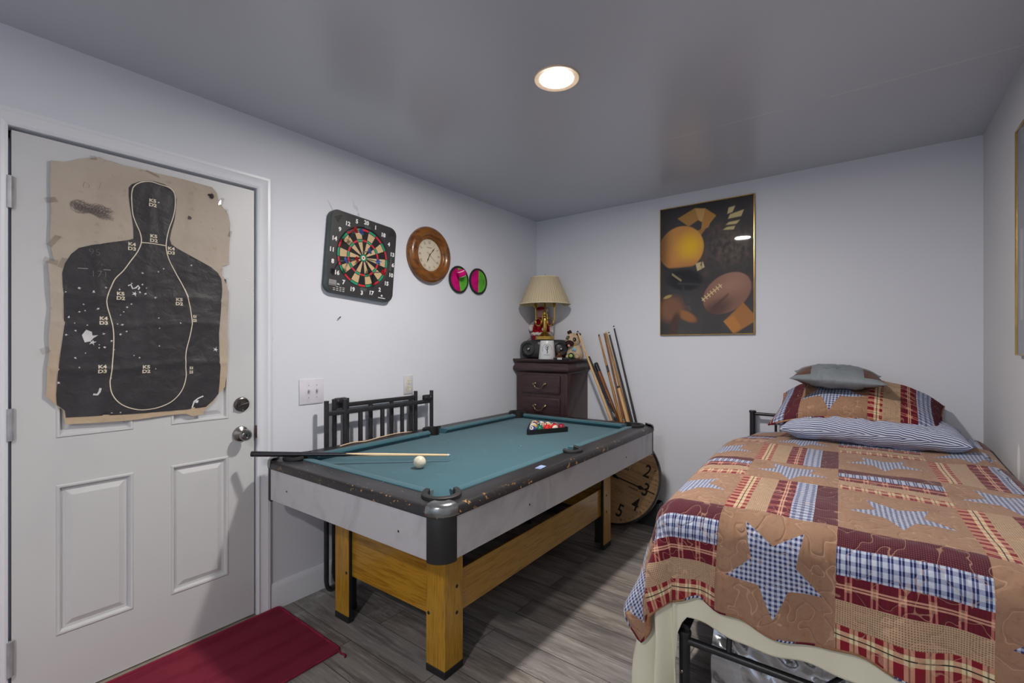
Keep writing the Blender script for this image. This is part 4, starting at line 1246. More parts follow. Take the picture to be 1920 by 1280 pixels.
# ------------------------------------------------------------------ red and white plush doll behind the lamp
M_redp = cloth('red_plush', (156, 18, 34), (126, 12, 26)); M_whp = cloth('white_plush', (216, 210, 204), (190, 184, 178)); M_skinp = cloth('doll_pink', (206, 160, 146))
dl = thing('plush_doll', 'plush doll in a red dress with white trim, half hidden behind the brass lamp', 'doll', (.098, -.075, ZC))
bm = B(); lathe(bm, [(0, 0), (.055, 0), (.060, .03), (.068, .12), (.076, .17), (.078, .20), (.070, .26), (.052, .32), (.036, .345), (0, .35)], 28); obj('dress', bm, M_redp, dl, 60)
bm = B()
tube(bm, [(.075 * cos(2 * pi * k / 32), .075 * sin(2 * pi * k / 32), .205 + .004 * sin(k * 2.1)) for k in range(32)], .014, 10, closed=True)
obj('hem_trim', bm, M_whp, dl, 180)
bm = B(); ball(bm, (0, -.004, .375), (.044, .040, .044)); obj('head', bm, M_skinp, dl, 180)
bm = B()
for k in range(22):
    a = pi * 2 * k / 11; h_ = .36 + .045 * (k // 11) + .01 * sin(k * 2.3)
    ball(bm, (.044 * cos(a), .010 + .034 * sin(a) * (1 if sin(a) > 0 else .55), h_), .017, 10, 7)
obj('hair', bm, M_whp, dl, 180)
bm = B(); lathe(bm, [(.046, .410), (.044, .420), (.030, .434), (0, .440)], 24); obj('ribbon_cap', bm, M_redp, dl, 60)
for s in (-1, 1):
    bm = B(); tube(bm, smoothline([Vector((s * .045, 0, .315)), Vector((s * .075, -.015, .29)), Vector((s * .082, -.035, .26)), Vector((s * .066, -.055, .245))], 4), [.020] * 12 + [.016], 12); a = obj('sleeve', bm, M_redp if s > 0 else M_whp, dl, 60)
    bm = B(); ball(bm, (s * .064, -.058, .243), .016, 12, 8); obj('mitten', bm, M_whp, a, 180)

# ------------------------------------------------------------------ frosted cup with a dark crest
g = G('frosted_cup', (206, 208, 210), .35, spec=.5)
g.b.inputs['Subsurface Weight'].default_value = .0
cup = thing('cup', 'tapered white frosted cup with a dark blue crest, on the chest front edge', 'cup', (.322, -.325, ZC), radians(30))
bm = B(); lathe(bm, [(0, 0), (.066, 0), (.068, .004), (.053, .142), (.051, .146), (.048, .146), (.047, .142), (.060, .01), (0, .01)], 40); obj('body', bm, g.m, cup, 40)
M_navy = plain('navy_print', (38, 44, 76), .6)
bm = B()
def oncup(a, z, o=.0006):
    r = .068 - (z - .004) / .138 * .015 + o; return Vector((r * sin(a), -r * cos(a), z))
def stroke(P, w):
    for (a0, z0), (a1, z1) in zip(P[:-1], P[1:]):
        d = Vector(((a1 - a0) * .06, z1 - z0)); 
        if d.length < 1e-6: continue
        d.normalize(); q = (-d.y * w / .06, d.x * w)
        bm.faces.new([bm.verts.new(oncup(a0 + q[0], z0 + q[1])), bm.verts.new(oncup(a0 - q[0], z0 - q[1])), bm.verts.new(oncup(a1 - q[0], z1 - q[1])), bm.verts.new(oncup(a1 + q[0], z1 + q[1]))])
a0 = .05
for k in range(13):      # arc of small capitals
    t = radians(200 - k * 17); ca, cz = a0 + .62 * cos(t), .078 + .040 * sin(t)
    stroke([(ca - .03, cz - .003), (ca + .02, cz + .004)], .0014); stroke([(ca - .02, cz + .004), (ca + .03, cz - .002)], .0010)
for k in range(9):       # crest
    t = 2 * pi * k / 8; t2 = 2 * pi * (k + 1) / 8
    stroke([(a0 + .24 * cos(t), .092 + .018 * sin(t)), (a0 + .24 * cos(t2), .092 + .018 * sin(t2))], .0018)
stroke([(a0 - .1, .10), (a0 + .05, .088), (a0 - .02, .07), (a0 + .08, .052)], .003); stroke([(a0 + .12, .10), (a0, .085), (a0 + .04, .06)], .003)
stroke([(a0 - .06, .048), (a0 + .08, .048)], .003)
for z in (.036, .030): 
    for k in range(6): stroke([(a0 - .35 + k * .12, z), (a0 - .28 + k * .12, z)], .0012)
obj('crest_print', bm, M_navy, cup, 0)

# ------------------------------------------------------------------ plush dog
M_fawn = cloth('fawn_plush', (196, 176, 148), (170, 150, 124)); M_dkbr = cloth('dark_brown_plush', (58, 42, 40), (42, 30, 30))
dg_ = thing('plush_dog', 'sitting fawn plush pug with dark muzzle and ears on the chest', 'plush toy', (.478, -.160, ZC), radians(8))
bm = B()
lathe(bm, [(0, 0), (.060, 0), (.070, .02), (.068, .05), (.056, .085), (.042, .11), (0, .12)], 28, Matrix.Diagonal((1, .85, 1, 1)))
obj('body', bm, M_fawn, dg_, 60)
hd = Matrix.Translation((-.012, -.012, .148)) @ Matrix.Rotation(radians(14), 4, 'Y')
bm = B(); ball(bm, (0, 0, 0), (.062, .052, .058), 28, 18, M=None); bmesh.ops.transform(bm, matrix=hd, verts=bm.verts[:]); head = obj('head', bm, M_fawn, dg_, 180)
bm = B(); ball(bm, (0, -.048, -.020), (.034, .022, .020)); ball(bm, (-.016, -.056, -.026), (.018, .016, .017)); ball(bm, (.016, -.056, -.026), (.018, .016, .017)); ball(bm, (0, -.066, -.012), (.008, .006, .006), 10, 8)
bmesh.ops.transform(bm, matrix=hd, verts=bm.verts[:]); obj('muzzle', bm, M_dkbr, head, 180)
bm = B(); ball(bm, (.002, -.062, -.043), (.012, .008, .010), 12, 8); bmesh.ops.transform(bm, matrix=hd, verts=bm.verts[:]); obj('tongue', bm, cloth('pink_felt', (222, 150, 156)), head, 180)
M_eyeg = plain('eye_green', (84, 110, 92), .15, coat=.5)
for s in (-1, 1):
    bm = B(); ball(bm, (s * .026, -.042, .012), (.017, .010, .017), 16, 10); bmesh.ops.transform(bm, matrix=hd, verts=bm.verts[:]); p = obj('eye_patch', bm, M_dkbr, head, 180)
    bm = B(); ball(bm, (s * .027, -.050, .012), (.010, .007, .010), 14, 9); bmesh.ops.transform(bm, matrix=hd, verts=bm.verts[:]); obj('eye', bm, M_eyeg, p, 180)
    bm = B(); box(bm, (s * .034 - .018, -.014, .040), (s * .034 + .018, .004, .072), .007, M=None); bmesh.ops.transform(bm, matrix=hd @ Matrix.Translation((s * .034, 0, .045)) @ Matrix.Rotation(s * radians(38 if s < 0 else 16), 4, 'Y') @ Matrix.Translation((-s * .034, 0, -.045)), verts=bm.verts[:]); obj('ear', bm, M_dkbr, head, 60)
for s in (-1, 1):
    bm = B(); ball(bm, (s * .036, -.048, .018), (.022, .030, .018), 16, 10); obj('paw', bm, M_fawn, dg_, 180)
bm = B(); box(bm, (-.016, -.062, .066), (.018, -.056, .090), .003, M=Matrix.Rotation(.2, 4, 'Y')); obj('neck_tag', bm, plain('sky_tag', (126, 182, 210), .5), dg_)
# small things in front
g = G('green_ball', (24, 70, 48), .15, coat=.4); x_, y_, z_ = g.xyz()
d = ((x_ - .008).pow(2.0) + (z_ - .003).pow(2.0)).sqrt()
g.mix(d.lt(.011) * y_.lt(0), (190, 186, 92)); g.mix(d.lt(.004) * y_.lt(0), (60, 90, 50))
bm = B(); ball(bm, (0, 0, 0), .0255, 24, 16); tag(obj('toy_ball', bm, g.m, None, 180, (.508, -.268, ZC + .0255)), 'dark green ball with a pale spot in front of the plush dog', 'ball')
M_cop = plain('copper', (150, 92, 62), .28, .85, var=.08)
cn = thing('copper_bell', 'small copper bell-shaped ornament between the cup and the plush dog', 'ornament', (.418, -.302, ZC))
bm = B(); lathe(bm, [(0, 0), (.036, 0), (.036, .006), (.030, .014), (.018, .026), (.010, .036), (.007, .044), (0, .044)], 28); obj('bell', bm, M_cop, cn, 40)
bm = B(); lathe(bm, [(.006, .043), (.006, .058), (.009, .062), (.006, .068), (0, .070)], 14); obj('finial', bm, M_cop, cn, 40)
bxx = thing('flat_box', 'flat black box with a white printed label on the chest front edge', 'box', (.462, -.350, ZC))
bm = B(); box(bm, (-.055, -.018, 0), (.085, .012, .014), .002); obj('box_body', bm, M_blk2, bxx)
bm = B(); box(bm, (-.018, -.0188, .0), (.020, -.0178, .0138)); lb = obj('printed_label', bm, M_white, bxx, 0)
bm = B(); box(bm, (-.013, -.0192, .004), (-.005, -.0186, .010)); box(bm, (.004, -.0192, .004), (.012, -.0186, .011)); obj('print_marks', bm, M_blk2, lb, 0)

# ================================================================== cues leaning in the corner
GR = 'pool cues leaning on the back wall'
def stick(label, top, bot, segs, z0=.03):
    top = Vector(top); bot = Vector(bot)
    b = bot + (top - bot) * (z0 / top.z)
    cue(label, b, top, segs, GR)
def std(butt, shaft, collar=.48, r0=.0145, r1=.0065, tip=M_rubb, fer=M_ring):
    rc = r0 + (r1 - r0) * collar
    return [(0, .02, r0, r0, 'bumper', M_rubb), (.02, .035, r0, r0, 'steel_ring', M_ring), (.035, collar, r0, rc, 'butt', butt), (collar, collar + .012, rc, rc, 'joint', M_ring if butt is not shaft else shaft), (collar + .012, .985, rc, r1, 'shaft', shaft), (.985, .993, r1, r1, 'ferrule', fer), (.993, 1, r1, r1 * .8, 'tip', tip)]
stick('tan wooden pool cue leaning farthest left, in front of the plush dog', (.552, -.250, 1.415), (1.068, -.09, 0), std(M_honey, M_maple, .5, .0155, .007))
stick('dark patterned pool cue just right of the farthest left tan one', (.570, -.100, 1.216), (1.140, -.06, 0), [(0, .03, .016, .016, 'bumper', M_rubb), (.03, .72, .016, .011, 'wrapped_grip', M_wrapc), (.72, .99, .011, .008, 'shaft', M_cblk), (.99, 1, .008, .007, 'tip', M_rubb)])
stick('short brown cue butt standing with its black end up', (.590, -.022, 1.163), (1.100, -.038, 0), [(0, .94, .010, .0175, 'handle', M_brown), (.94, .985, .0175, .0175, 'black_end', M_cblk), (.985, 1, .0175, .014, 'bumper', M_rubb)])
stick('honey coloured cue with a dark joint, fourth from the left', (.616, -.018, 1.391), (1.050, -.105, 0), std(M_honey, M_honey, .78, .0145, .007) [:3] + [(.78, .82, .0095, .0095, 'joint', M_wrapc), (.82, .99, .0085, .006, 'shaft', M_honey), (.99, 1, .006, .005, 'tip', M_rubb)])
stick('honey coloured cue with a pale tip, left of a pair', (.658, -.016, 1.416), (1.036, -.072, 0), std(M_honey, M_brown, .5, .014, .0065, M_ctip))
stick('honey coloured cue with a brass tip, right of a pair', (.676, -.016, 1.411), (1.085, -.042, 0), std(M_honey, M_honey, .5, .0145, .0068, M_pol, M_pol))
stick('black pool cue with a white ferrule, shorter of the two black ones', (.702, -.016, 1.409), (1.130, -.088, 0), std(M_cblk, M_cblk, .5, .014, .0068, M_rubb, M_ctip))
stick('slim black pool cue farthest right, the tallest of the row', (.742, -.014, 1.458), (1.130, -.062, 0), std(M_cblk, M_cblk, .5, .0130, .0062, M_rubb, M_ctip))
stick('short pale wooden cue half with a steel ring, in front of the two black cues', (.797, -.050, .989), (1.120, -.112, 0), [(0, .06, .0155, .0155, 'steel_ring', M_ring), (.06, .985, .0155, .0130, 'handle', M_maple), (.985, 1, .0130, .0120, 'end_ring', M_cblk)])
hb = thing('cue_holder', 'dark grey tapered stand on the floor behind the big leaning clock', 'stand', (1.075, -.078, 0))
bm = B()
lo_, hi_ = roundrect(.085, .056, .02, 5), roundrect(.066, .050, .018, 5)
lo2, hi2 = roundrect(.080, .051, .016, 5), roundrect(.061, .045, .014, 5)
R0 = [[bm.verts.new((p[0], p[1], z)) for p in L] for L, z in ((lo_, 0), (hi_, .165), (hi2, .165), (lo2, .01))]
n = len(lo_)
for a, b in zip(R0[:-1], R0[1:]):
    for k in range(n): bm.faces.new((a[k], a[(k + 1) % n], b[(k + 1) % n], b[k]))
bm.faces.new(R0[0]); bm.faces.new(R0[-1])
obj('shell', bm, plain('dark_stand', (52, 52, 54), .5), hb, 40)

# ================================================================== big round wooden clock leaning on the cues
g = G('clock_planks', (206, 170, 126), .55)
x_, y_, z_ = g.xyz()
u = x_ * cos(radians(-14)) + z_ * sin(radians(-14)); v = z_ * cos(radians(-14)) - x_ * sin(radians(-14))
pl = ((v + .34) / .085).floor()
gr1 = g.noise(4.0, 5, vec=g.vec(u * 1.0 + pl * 3.1, v * 14.0, pl), rough=.6, dist=.4)
g.mix(gr1.step(.4, .7) * .8, (172, 132, 90)); g.mix(((pl * 12.9898).sin() * 43758.5).fract().abs() * .25, (180, 142, 100))
g.mix(((v + .34) / .085).fract().lt(.02), (128, 98, 68))
CR = .335
lean = atan2(.21, .64)
bc = thing('floor_clock', 'large round wooden clock standing on the floor, leaning back behind the pool table', 'clock', (.846, -.300, .006))
bc.rotation_euler = (-lean, 0, 0)
cM = Matrix.Translation((0, 0, CR + .008))
bm = B(); lathe(bm, [(0, .012), (CR - .008, .012), (CR - .008, -.006), (0, -.006)], 64, cM @ FRONT); obj('dial', bm, g.m, bc, 30, (0, 0, 0))
dial = bc.children[-1]
dial.location = (0, 0, CR + .008)
for v_ in dial.data.vertices: v_.co.z -= CR + .008
bm = B(); lathe(bm, [(CR - .009, -.010), (CR, -.010), (CR + .006, -.004), (CR + .006, .018), (CR, .022), (CR - .006, .022), (CR - .009, .014)], 72, cM @ FRONT); obj('metal_rim', bm, plain('dark_rim', (58, 54, 52), .4, .4), bc, 40)
bm = B()
rot = radians(14)
def cp(a, r): return (r * sin(a + rot), r * cos(a + rot))
for k in range(1, 13):
    a = radians(30 * k); p = cp(a, .245)
    text_bm(bm, str(k), .128, cM @ Matrix.Translation((p[0], -.0126, p[1])) @ up @ Matrix.Rotation(-rot, 4, 'Z'), sx=.80, bold=.0015)
for k in range(60):
    a = radians(6 * k); p = cp(a, .305)
    if k % 5 == 0: q0, q1 = cp(a, .297), cp(a, .313); tube(bm, [cM @ Vector((q0[0], -.0125, q0[1])), cM @ Vector((q1[0], -.0125, q1[1]))], .0028, 6)
    else: lathe(bm, [(0, .0128), (.0026, .0128), (.003, .012)], 8, cM @ Matrix.Translation((p[0], 0, p[1])) @ FRONT)
obj('numerals', bm, M_inkdk, bc, 0)
bm = B()
MT = lambda x, z: cM @ Matrix.Rotation(rot, 4, 'Y') @ Matrix.Translation((x, -.0126, z)) @ up
text_bm(bm, 'ION', .042, MT(.06, -.085), sx=.9, bold=-.001); text_bm(bm, 'II', .042, MT(.10, .10), sx=1.2, bold=-.001)
for k in range(5): box(bm, (.03 + k * .010, -.0129, .075), (.037 + k * .010, -.0124, .085 - (k % 2) * .003), M=cM @ Matrix.Rotation(rot, 4, 'Y'))
for k in range(6): box(bm, (.12 + k * .012, -.0129, -.030), (.129 + k * .012, -.0124, -.024 + (k % 2) * .002), M=cM @ Matrix.Rotation(rot, 4, 'Y'))
obj('face_lettering', bm, plain('faded_ink', (92, 72, 52), .6), bc, 0)
for nm, L, an, w, sp in (('minute_hand', .315, 103.5, .0042, .205), ('hour_hand', .19, 300, .0045, .12)):
    bm = B(); a = radians(an)
    P = [(-w, -.03), (w, -.03), (w, sp - .02), (w * 3.4, sp), (w * .9, sp + .03), (w * .8, L), (-w * .8, L), (-w * .9, sp + .03), (-w * 3.4, sp), (-w, sp - .02)]
    P = [(p * cos(a) + q * sin(a), -p * sin(a) + q * cos(a)) for p, q in P]
    slab(bm, P, .020, .0225, M=cM @ FRONT); lathe(bm, [(.012, .012), (.012, .025), (0, .026)], 16, cM @ FRONT); obj(nm, bm, M_inkdk, bc, 0)

# ================================================================== framed sports print on the back wall
M_gold = plain('gold_frame', (196, 160, 92), .22, .95, var=.04)
def framed(name, label, w, h, loc, rotz, printmat, M_fr, fw=.007, d=.020):
    t = thing(name, label, 'picture', loc, rotz)
    bm = B()
    for lo, hi in (((-w / 2, 0), (-w / 2 + fw, h)), ((w / 2 - fw, 0), (w / 2, h)), ((-w / 2 + fw, 0), (w / 2 - fw, fw)), ((-w / 2 + fw, h - fw), (w / 2 - fw, h))):
        box(bm, (lo[0], -d, lo[1]), (hi[0], 0, hi[1]), .0015, 1)
    obj('frame', bm, M_fr, t, 30)
    q = [(-w / 2 + fw, fw), (w / 2 - fw, fw), (w / 2 - fw, h - fw), (-w / 2 + fw, h - fw)]
    for nm, y, m in (('print', -d + .006, printmat), ('glass', -d + .004, M_glass)):
        bm = B(); f = bm.faces.new([bm.verts.new((p[0], y, p[1])) for p in q])
        uv = bm.loops.layers.uv.new('UVMap')
        for lp_, c in zip(f.loops, ((0, 0), (1, 0), (1, 1), (0, 1))): lp_[uv].uv = c
        if nm == 'print':
            m_ = m
        obj(nm, bm, m, t, 0)
    return t
g = G('sports_print', (62, 60, 62), .6, spec=.2)  # base and football tones lifted to hold the haze of the glass
U, V_ = g.uv()
V_ = V_.inv()          # from the top
def ell(cx, cy, rx, ry, rot=0.0, soft=.04):
    dx, dy = U - cx, (V_ - cy) * 1.48
    c, s = cos(rot), sin(rot)
    a = (dx * c + dy * s) / rx; b = (dy * c - dx * s) / (ry * 1.48)
    return (a * a + b * b).sqrt().step(1 + soft, 1 - soft)
def half(x0, y0, x1, y1, soft=.006):
    """1 on the right-hand side of the line from p0 to p1 (v down)"""
    L = hypot(x1 - x0, y1 - y0); nx, ny = -(y1 - y0) / L, (x1 - x0) / L
    return ((U - x0) * nx + (V_ - y0) * ny).step(-soft, soft)
def polym(P):
    m = None
    for i in range(len(P)):
        h_ = half(*P[i], *P[(i + 1) % len(P)]); m = h_ if m is None else m * h_
    return m
nz = g.noise(7, 5, kind='UV'); nz2 = g.noise(22, 4, kind='UV')
g.mix(nz.step(.48, .75) * .8, (92, 78, 68)); g.mix(V_.step(.15, 0) * .7, (24, 22, 24)); g.mix(U.step(.25, 0) * .6, (28, 25, 28))
g.mix(ell(.78, .36, .22, .12, 0, .9) * nz2.step(.3, .7) * .7, (124, 108, 96))
tan_ = (186, 134, 66)
g.mix(polym([(.195, .086), (.389, .027), (.43, .122), (.322, .16)]), (176, 132, 66)); g.mix(polym([(.389, .027), (.51, .042), (.477, .146), (.43, .122)]), (206, 160, 92))
g.mix(polym([(.51, .042), (.624, .108), (.53, .18), (.477, .146)]), tan_); g.mix(polym([(.53, .18), (.443, .256), (.396, .209), (.477, .189), (.477, .14), (.56, .10)][:4]), (170, 122, 62)); g.mix(polym([(.477, .12), (.60, .09), (.54, .19), (.46, .20)]), tan_)
for P in ([(.738, .11), (.752, .065), (.819, .059), (.792, .102)], [(.745, .147), (.765, .117), (.906, .096), (.879, .142)], [(.725, .19), (.752, .173), (.866, .168), (.832, .194)], [(.695, .224), (.732, .208), (.819, .207), (.805, .232)]):
    g.mix(polym(P), (208, 194, 142))
hel = ell(.235, .325, .255, .175) * half(.9, .47, -.2, .47, .012)
g.mix(hel, (204, 146, 74)); g.mix(hel * ell(.34, .31, .12, .085, .2, .9), (236, 190, 30)); g.mix(hel * U.step(.17, .0) * .8, (96, 62, 44)); g.mix(hel * V_.step(.40, .48) * .6, (170, 112, 70))
g.mix(polym([(.40, .455), (.48, .445), (.50, .49), (.42, .515)]) * nz2.step(.35, .5), (200, 186, 140))
g.mix(ell(.27, .575, .20, .085, .1, .2), (26, 28, 32))
for k, (x0, y0, x1, y1) in enumerate(((.13, .52, .24, .58), (.20, .60, .46, .62), (.14, .66, .36, .70), (.12, .62, .16, .74), (.16, .76, .34, .77), (.26, .62, .28, .78))):
    L = hypot(x1 - x0, y1 - y0); dx, dy = (x1 - x0) / L, (y1 - y0) / L
    al = (U - x0) * dx + (V_ - y0) * dy; ac = ((V_ - y0) * dx - (U - x0) * dy).abs()
    g.mix(ac.lt(.009) * al.gt(0) * al.lt(L), (54, 56, 62) if k else (150, 140, 110))
g.mix(ell(.12, .80, .14, .10, .6, .4), (124, 84, 60)); g.mix(ell(.30, .86, .12, .035, .5, .3), (150, 98, 52)); g.mix(ell(.16, .92, .05, .10, .3, .4), (70, 48, 40))
g.mix(ell(.08, .70, .05, .012, -.3, .3), (170, 150, 86))
fb = ell(.73, .70, .27, .135, -.62)
g.mix(fb, (138, 102, 88)); g.mix(fb * ell(.80, .62, .20, .08, -.62, .9) * .8, (168, 130, 112)); g.mix(fb * ell(.60, .83, .2, .06, -.6, .8) * .8, (66, 46, 46))
# white laces along the seam
dx, dy = cos(-.66), sin(-.66)
al = (U - .47) * dx + (V_ - .745) * 1.48 * dy; ac = ((V_ - .745) * 1.48 * dx - (U - .47) * dy)
g.mix(ac.abs().lt(.006) * al.gt(0) * al.lt(.27), (206, 186, 140)); g.mix(((al / .038).fract() - .5).abs().lt(.14) * ac.abs().lt(.028) * al.gt(0) * al.lt(.27), (214, 196, 150))
for k in range(9): g.mix(ell(.60 + .018 * k, .80 - .011 * k, .006, .022 - .002 * (k % 3), .3, .3) * .6, (70, 48, 46))
g.mix(polym([(.70, .91), (.90, .775), (1.0, .86), (1.0, .92), (.82, 1.0)]), (164, 112, 58)); g.mix(polym([(.70, .91), (.80, .865), (.88, .955), (.80, 1.0)]), (184, 124, 60))
for k in range(3): g.mix(half(.90 + .03 * k, .775, 1.04 + .03 * k, .90, .001) * half(1.045 + .03 * k, .90, .905 + .03 * k, .775, .001) * V_.gt(.76), (96, 62, 40))
g.mix(ell(.68, .90, .02, .10, 0, .3) * .0, (0, 0, 0))
framed('framed_print', 'gold-framed sports print with a golden helmet and a football, on the back wall', .629, .925, (1.428, -.0005, 1.3775), 0, g.m, M_gold)
g = G('blue_grey_print', (120, 126, 136), .6)
g.mix(g.noise(3, 5, kind='UV', dist=.6).step(.4, .7), (92, 100, 114)); U, V_ = g.uv()
g.mix(g.noise(6, 4, kind='UV').step(.55, .7) * .6, (168, 172, 176)); g.mix((U - .1).abs().step(.06, .0) * V_.near(.35, .2) * .4, (206, 208, 206))
framed('framed_print', 'gold-framed blue-grey print on the right wall above the bed, cut by the photo edge', .66, .872, (W - .0005, -1.105, 1.264), -pi / 2, g.m, M_gold)

# ================================================================== bed: frame, mattress, blanket, quilt, pillows
TAN, TAN2, MAR, RED, NAVY, CREAM = (156, 123, 101), (131, 101, 81), (78, 38, 48), (102, 32, 45), (54, 60, 100), (218, 202, 164)
def f_tan(g, m, u, v):
    g.mix(m, TAN); g.mix(m * g.noise(5, 4, kind='UV').step(.45, .75) * .6, TAN2)
    g.mix(m * g.noise(30, 3, vec=g.vec(u * 3.0, v * .25), rough=.6).step(.5, .72) * .4, (146, 98, 66))
def f_blue(g, m, u, v, s=.0125):
    g.mix(m, (190, 196, 212))
    a = ((u / s).fract() - .5).abs().lt(.25); b = ((v / s).fract() - .5).abs().lt(.25)
    g.mix(m * (a + b).clamp() * .62, (104, 118, 160)); g.mix(m * a * b, NAVY)
def f_navyplaid(g, m, along, cross):
    """bold white and navy plaid strip"""
    g.mix(m, (192, 200, 216))
    a = (along / .022).fract(); b = (cross / .020).fract()
    av = ((a - .30).abs().lt(.10) + (a - .62).abs().lt(.10)).clamp(); bv = (b - .5).abs().lt(.22)
    g.mix(m * (bv * .65), (112, 124, 166)); g.mix(m * av * .85, (66, 78, 130)); g.mix(m * av * bv, (38, 46, 92))
def f_red(g, m, along, cross):
    g.mix(m, RED); g.mix(m * ((along / .009).fract().lt(.4)) * .3, (92, 22, 36))
    a = (along / .055).fract()
    g.mix(m * ((a - .3).abs().lt(.045) + (a - .5).abs().lt(.045)).clamp() * .55, (214, 136, 124))
    g.mix(m * ((cross - .030).abs().lt(.0022) + (cross - .037).abs().lt(.0022)).clamp() * .65, (226, 176, 150))
    g.mix(m * (cross - .0335).abs().lt(.012) * ((a - .4).abs().lt(.14)) * .22, (236, 206, 170))
def f_cream(g, m, along, cross):
    g.mix(m, (128, 32, 44))
    a = (along / .036).fract()
    g.mix(m * a.gt(.5) * .8, (206, 152, 126)); g.mix(m * (cross - .036).abs().lt(.011) * .75, (214, 176, 144))
    g.mix(m * (cross - .036).abs().lt(.011) * a.gt(.5), CREAM); g.mix(m * (cross - .036).abs().lt(.0014), (48, 44, 40)); g.mix(m * (a - .75).abs().lt(.045) * .6, (60, 50, 44))
def f_check(g, m, u, v):
    g.mix(m, (182, 158, 132))
    a = ((u / .0052).fract() - .5).abs().lt(.26); b = ((v / .0052).fract() - .5).abs().lt(.26)
    g.mix(m * a * b, (136, 96, 70)); g.mix(m * g.noise(9, 3, kind='UV').step(.5, .75) * .3, (176, 138, 102))
def f_maroon(g, m, u, v):
    g.mix(m, MAR)
    a = ((u / .0048).fract() - .5).abs().lt(.2); b = ((v / .0048).fract() - .5).abs().lt(.2)
    g.mix(m * a * b * .7, (148, 84, 88))
def starmask(px, py, R_, inner=.46):
    """five-pointed star, one tip towards -py"""
    th = px.atan2(py * -1.0); r = (px * px + py * py).sqrt()
    t = ((th + pi / 5 + 2 * pi).mod(2 * pi / 5) - pi / 5).abs()
    rho = inner * R_
    nx, ny = rho * sin(pi / 5), R_ - rho * cos(pi / 5)
    c = nx * R_
    return (r * (t.cos() * nx + t.sin() * ny)).lt(c)
def stitches(g, strength=.4):
    nn = g.noise(17, 1, kind='UV', dist=.35)
    line = (nn - .5).abs().step(.011, .004)
    g.mix(line * strength, (214, 178, 150))
    g.bump((nn - .5).abs().step(0, .09), .55, .004)
    g.bump(g.noise(420, 2, kind='UV'), .35, .0015)
g = G('patchwork_quilt', TAN, 1.0, spec=.1); g.b.inputs['Sheen Weight'].default_value = .15
u, v = g.uv()
CW, RO, RE = .30, .40, .31
vr = v.max(-.3095)
w = vr.mod(RO + RE); isO = w.lt(RO)
cy = isO * (w - RO / 2) + isO.inv() * (w - (RO + RE / 2)); rh = isO * RO + isO.inv() * RE
ci = (u / CW).floor(); par = ci.mod(2.0).abs().gt(.5)
cx = u - (ci + .5) * CW
stripe = isO * par + isO.inv() * par.inv()
f_tan(g, 1.0 * isO.max(1.0), u, v)
st = starmask(cx, cy, .128) * stripe.inv()
f_blue(g, st, u, v)
along = isO * v + isO.inv() * u
t_ = (isO * (cx / CW + .5) + isO.inv() * (cy / RE + .5)) * 5.0
cross = t_.fract() * .06
k = t_.floor()
for i, fn in ((0, f_cream), (1, f_check), (2, f_red), (3, f_navyplaid), (4, f_maroon)):
    m_ = stripe * (k - i).abs().lt(.5)
    fn(g, m_, along, cross) if fn in (f_cream, f_red, f_navyplaid) else fn(g, m_, u, v)
g.mix(g.noise(70, 4, kind='UV', rough=.7).step(.48, .8) * .34, (70, 50, 48))
stitches(g, .34)
M_quilt = g.m
gb_ = G('quilt_binding_patch', (168, 126, 96), 1.0, spec=.1)
x_, y_, z_ = gb_.xyz()
s_ = (x_ + y_ * .7); gb_.mix(gb_.noise(90, 3).step(.4, .7) * .5, (146, 98, 64))
gb_.mix(((s_ / .23).fract() - .5).abs().lt(.11), (64, 74, 124)); gb_.mix(((s_ / .23).fract() - .5).abs().lt(.09) * ((s_ / .012).fract().lt(.5)), (204, 208, 220)); gb_.mix(((s_ / .23).fract() - .72).abs().lt(.10), (104, 34, 46))
gb_.bump(gb_.noise(300, 2), .4, .002)
gcr = G('cream_blanket', (222, 220, 200), .95, spec=.15); gcr.mix(gcr.noise(5, 4).step(.45, .75) * .4, (206, 204, 184)); gcr.bump(gcr.noise(600, 2), .3, .001)
M_creamb = gcr.m

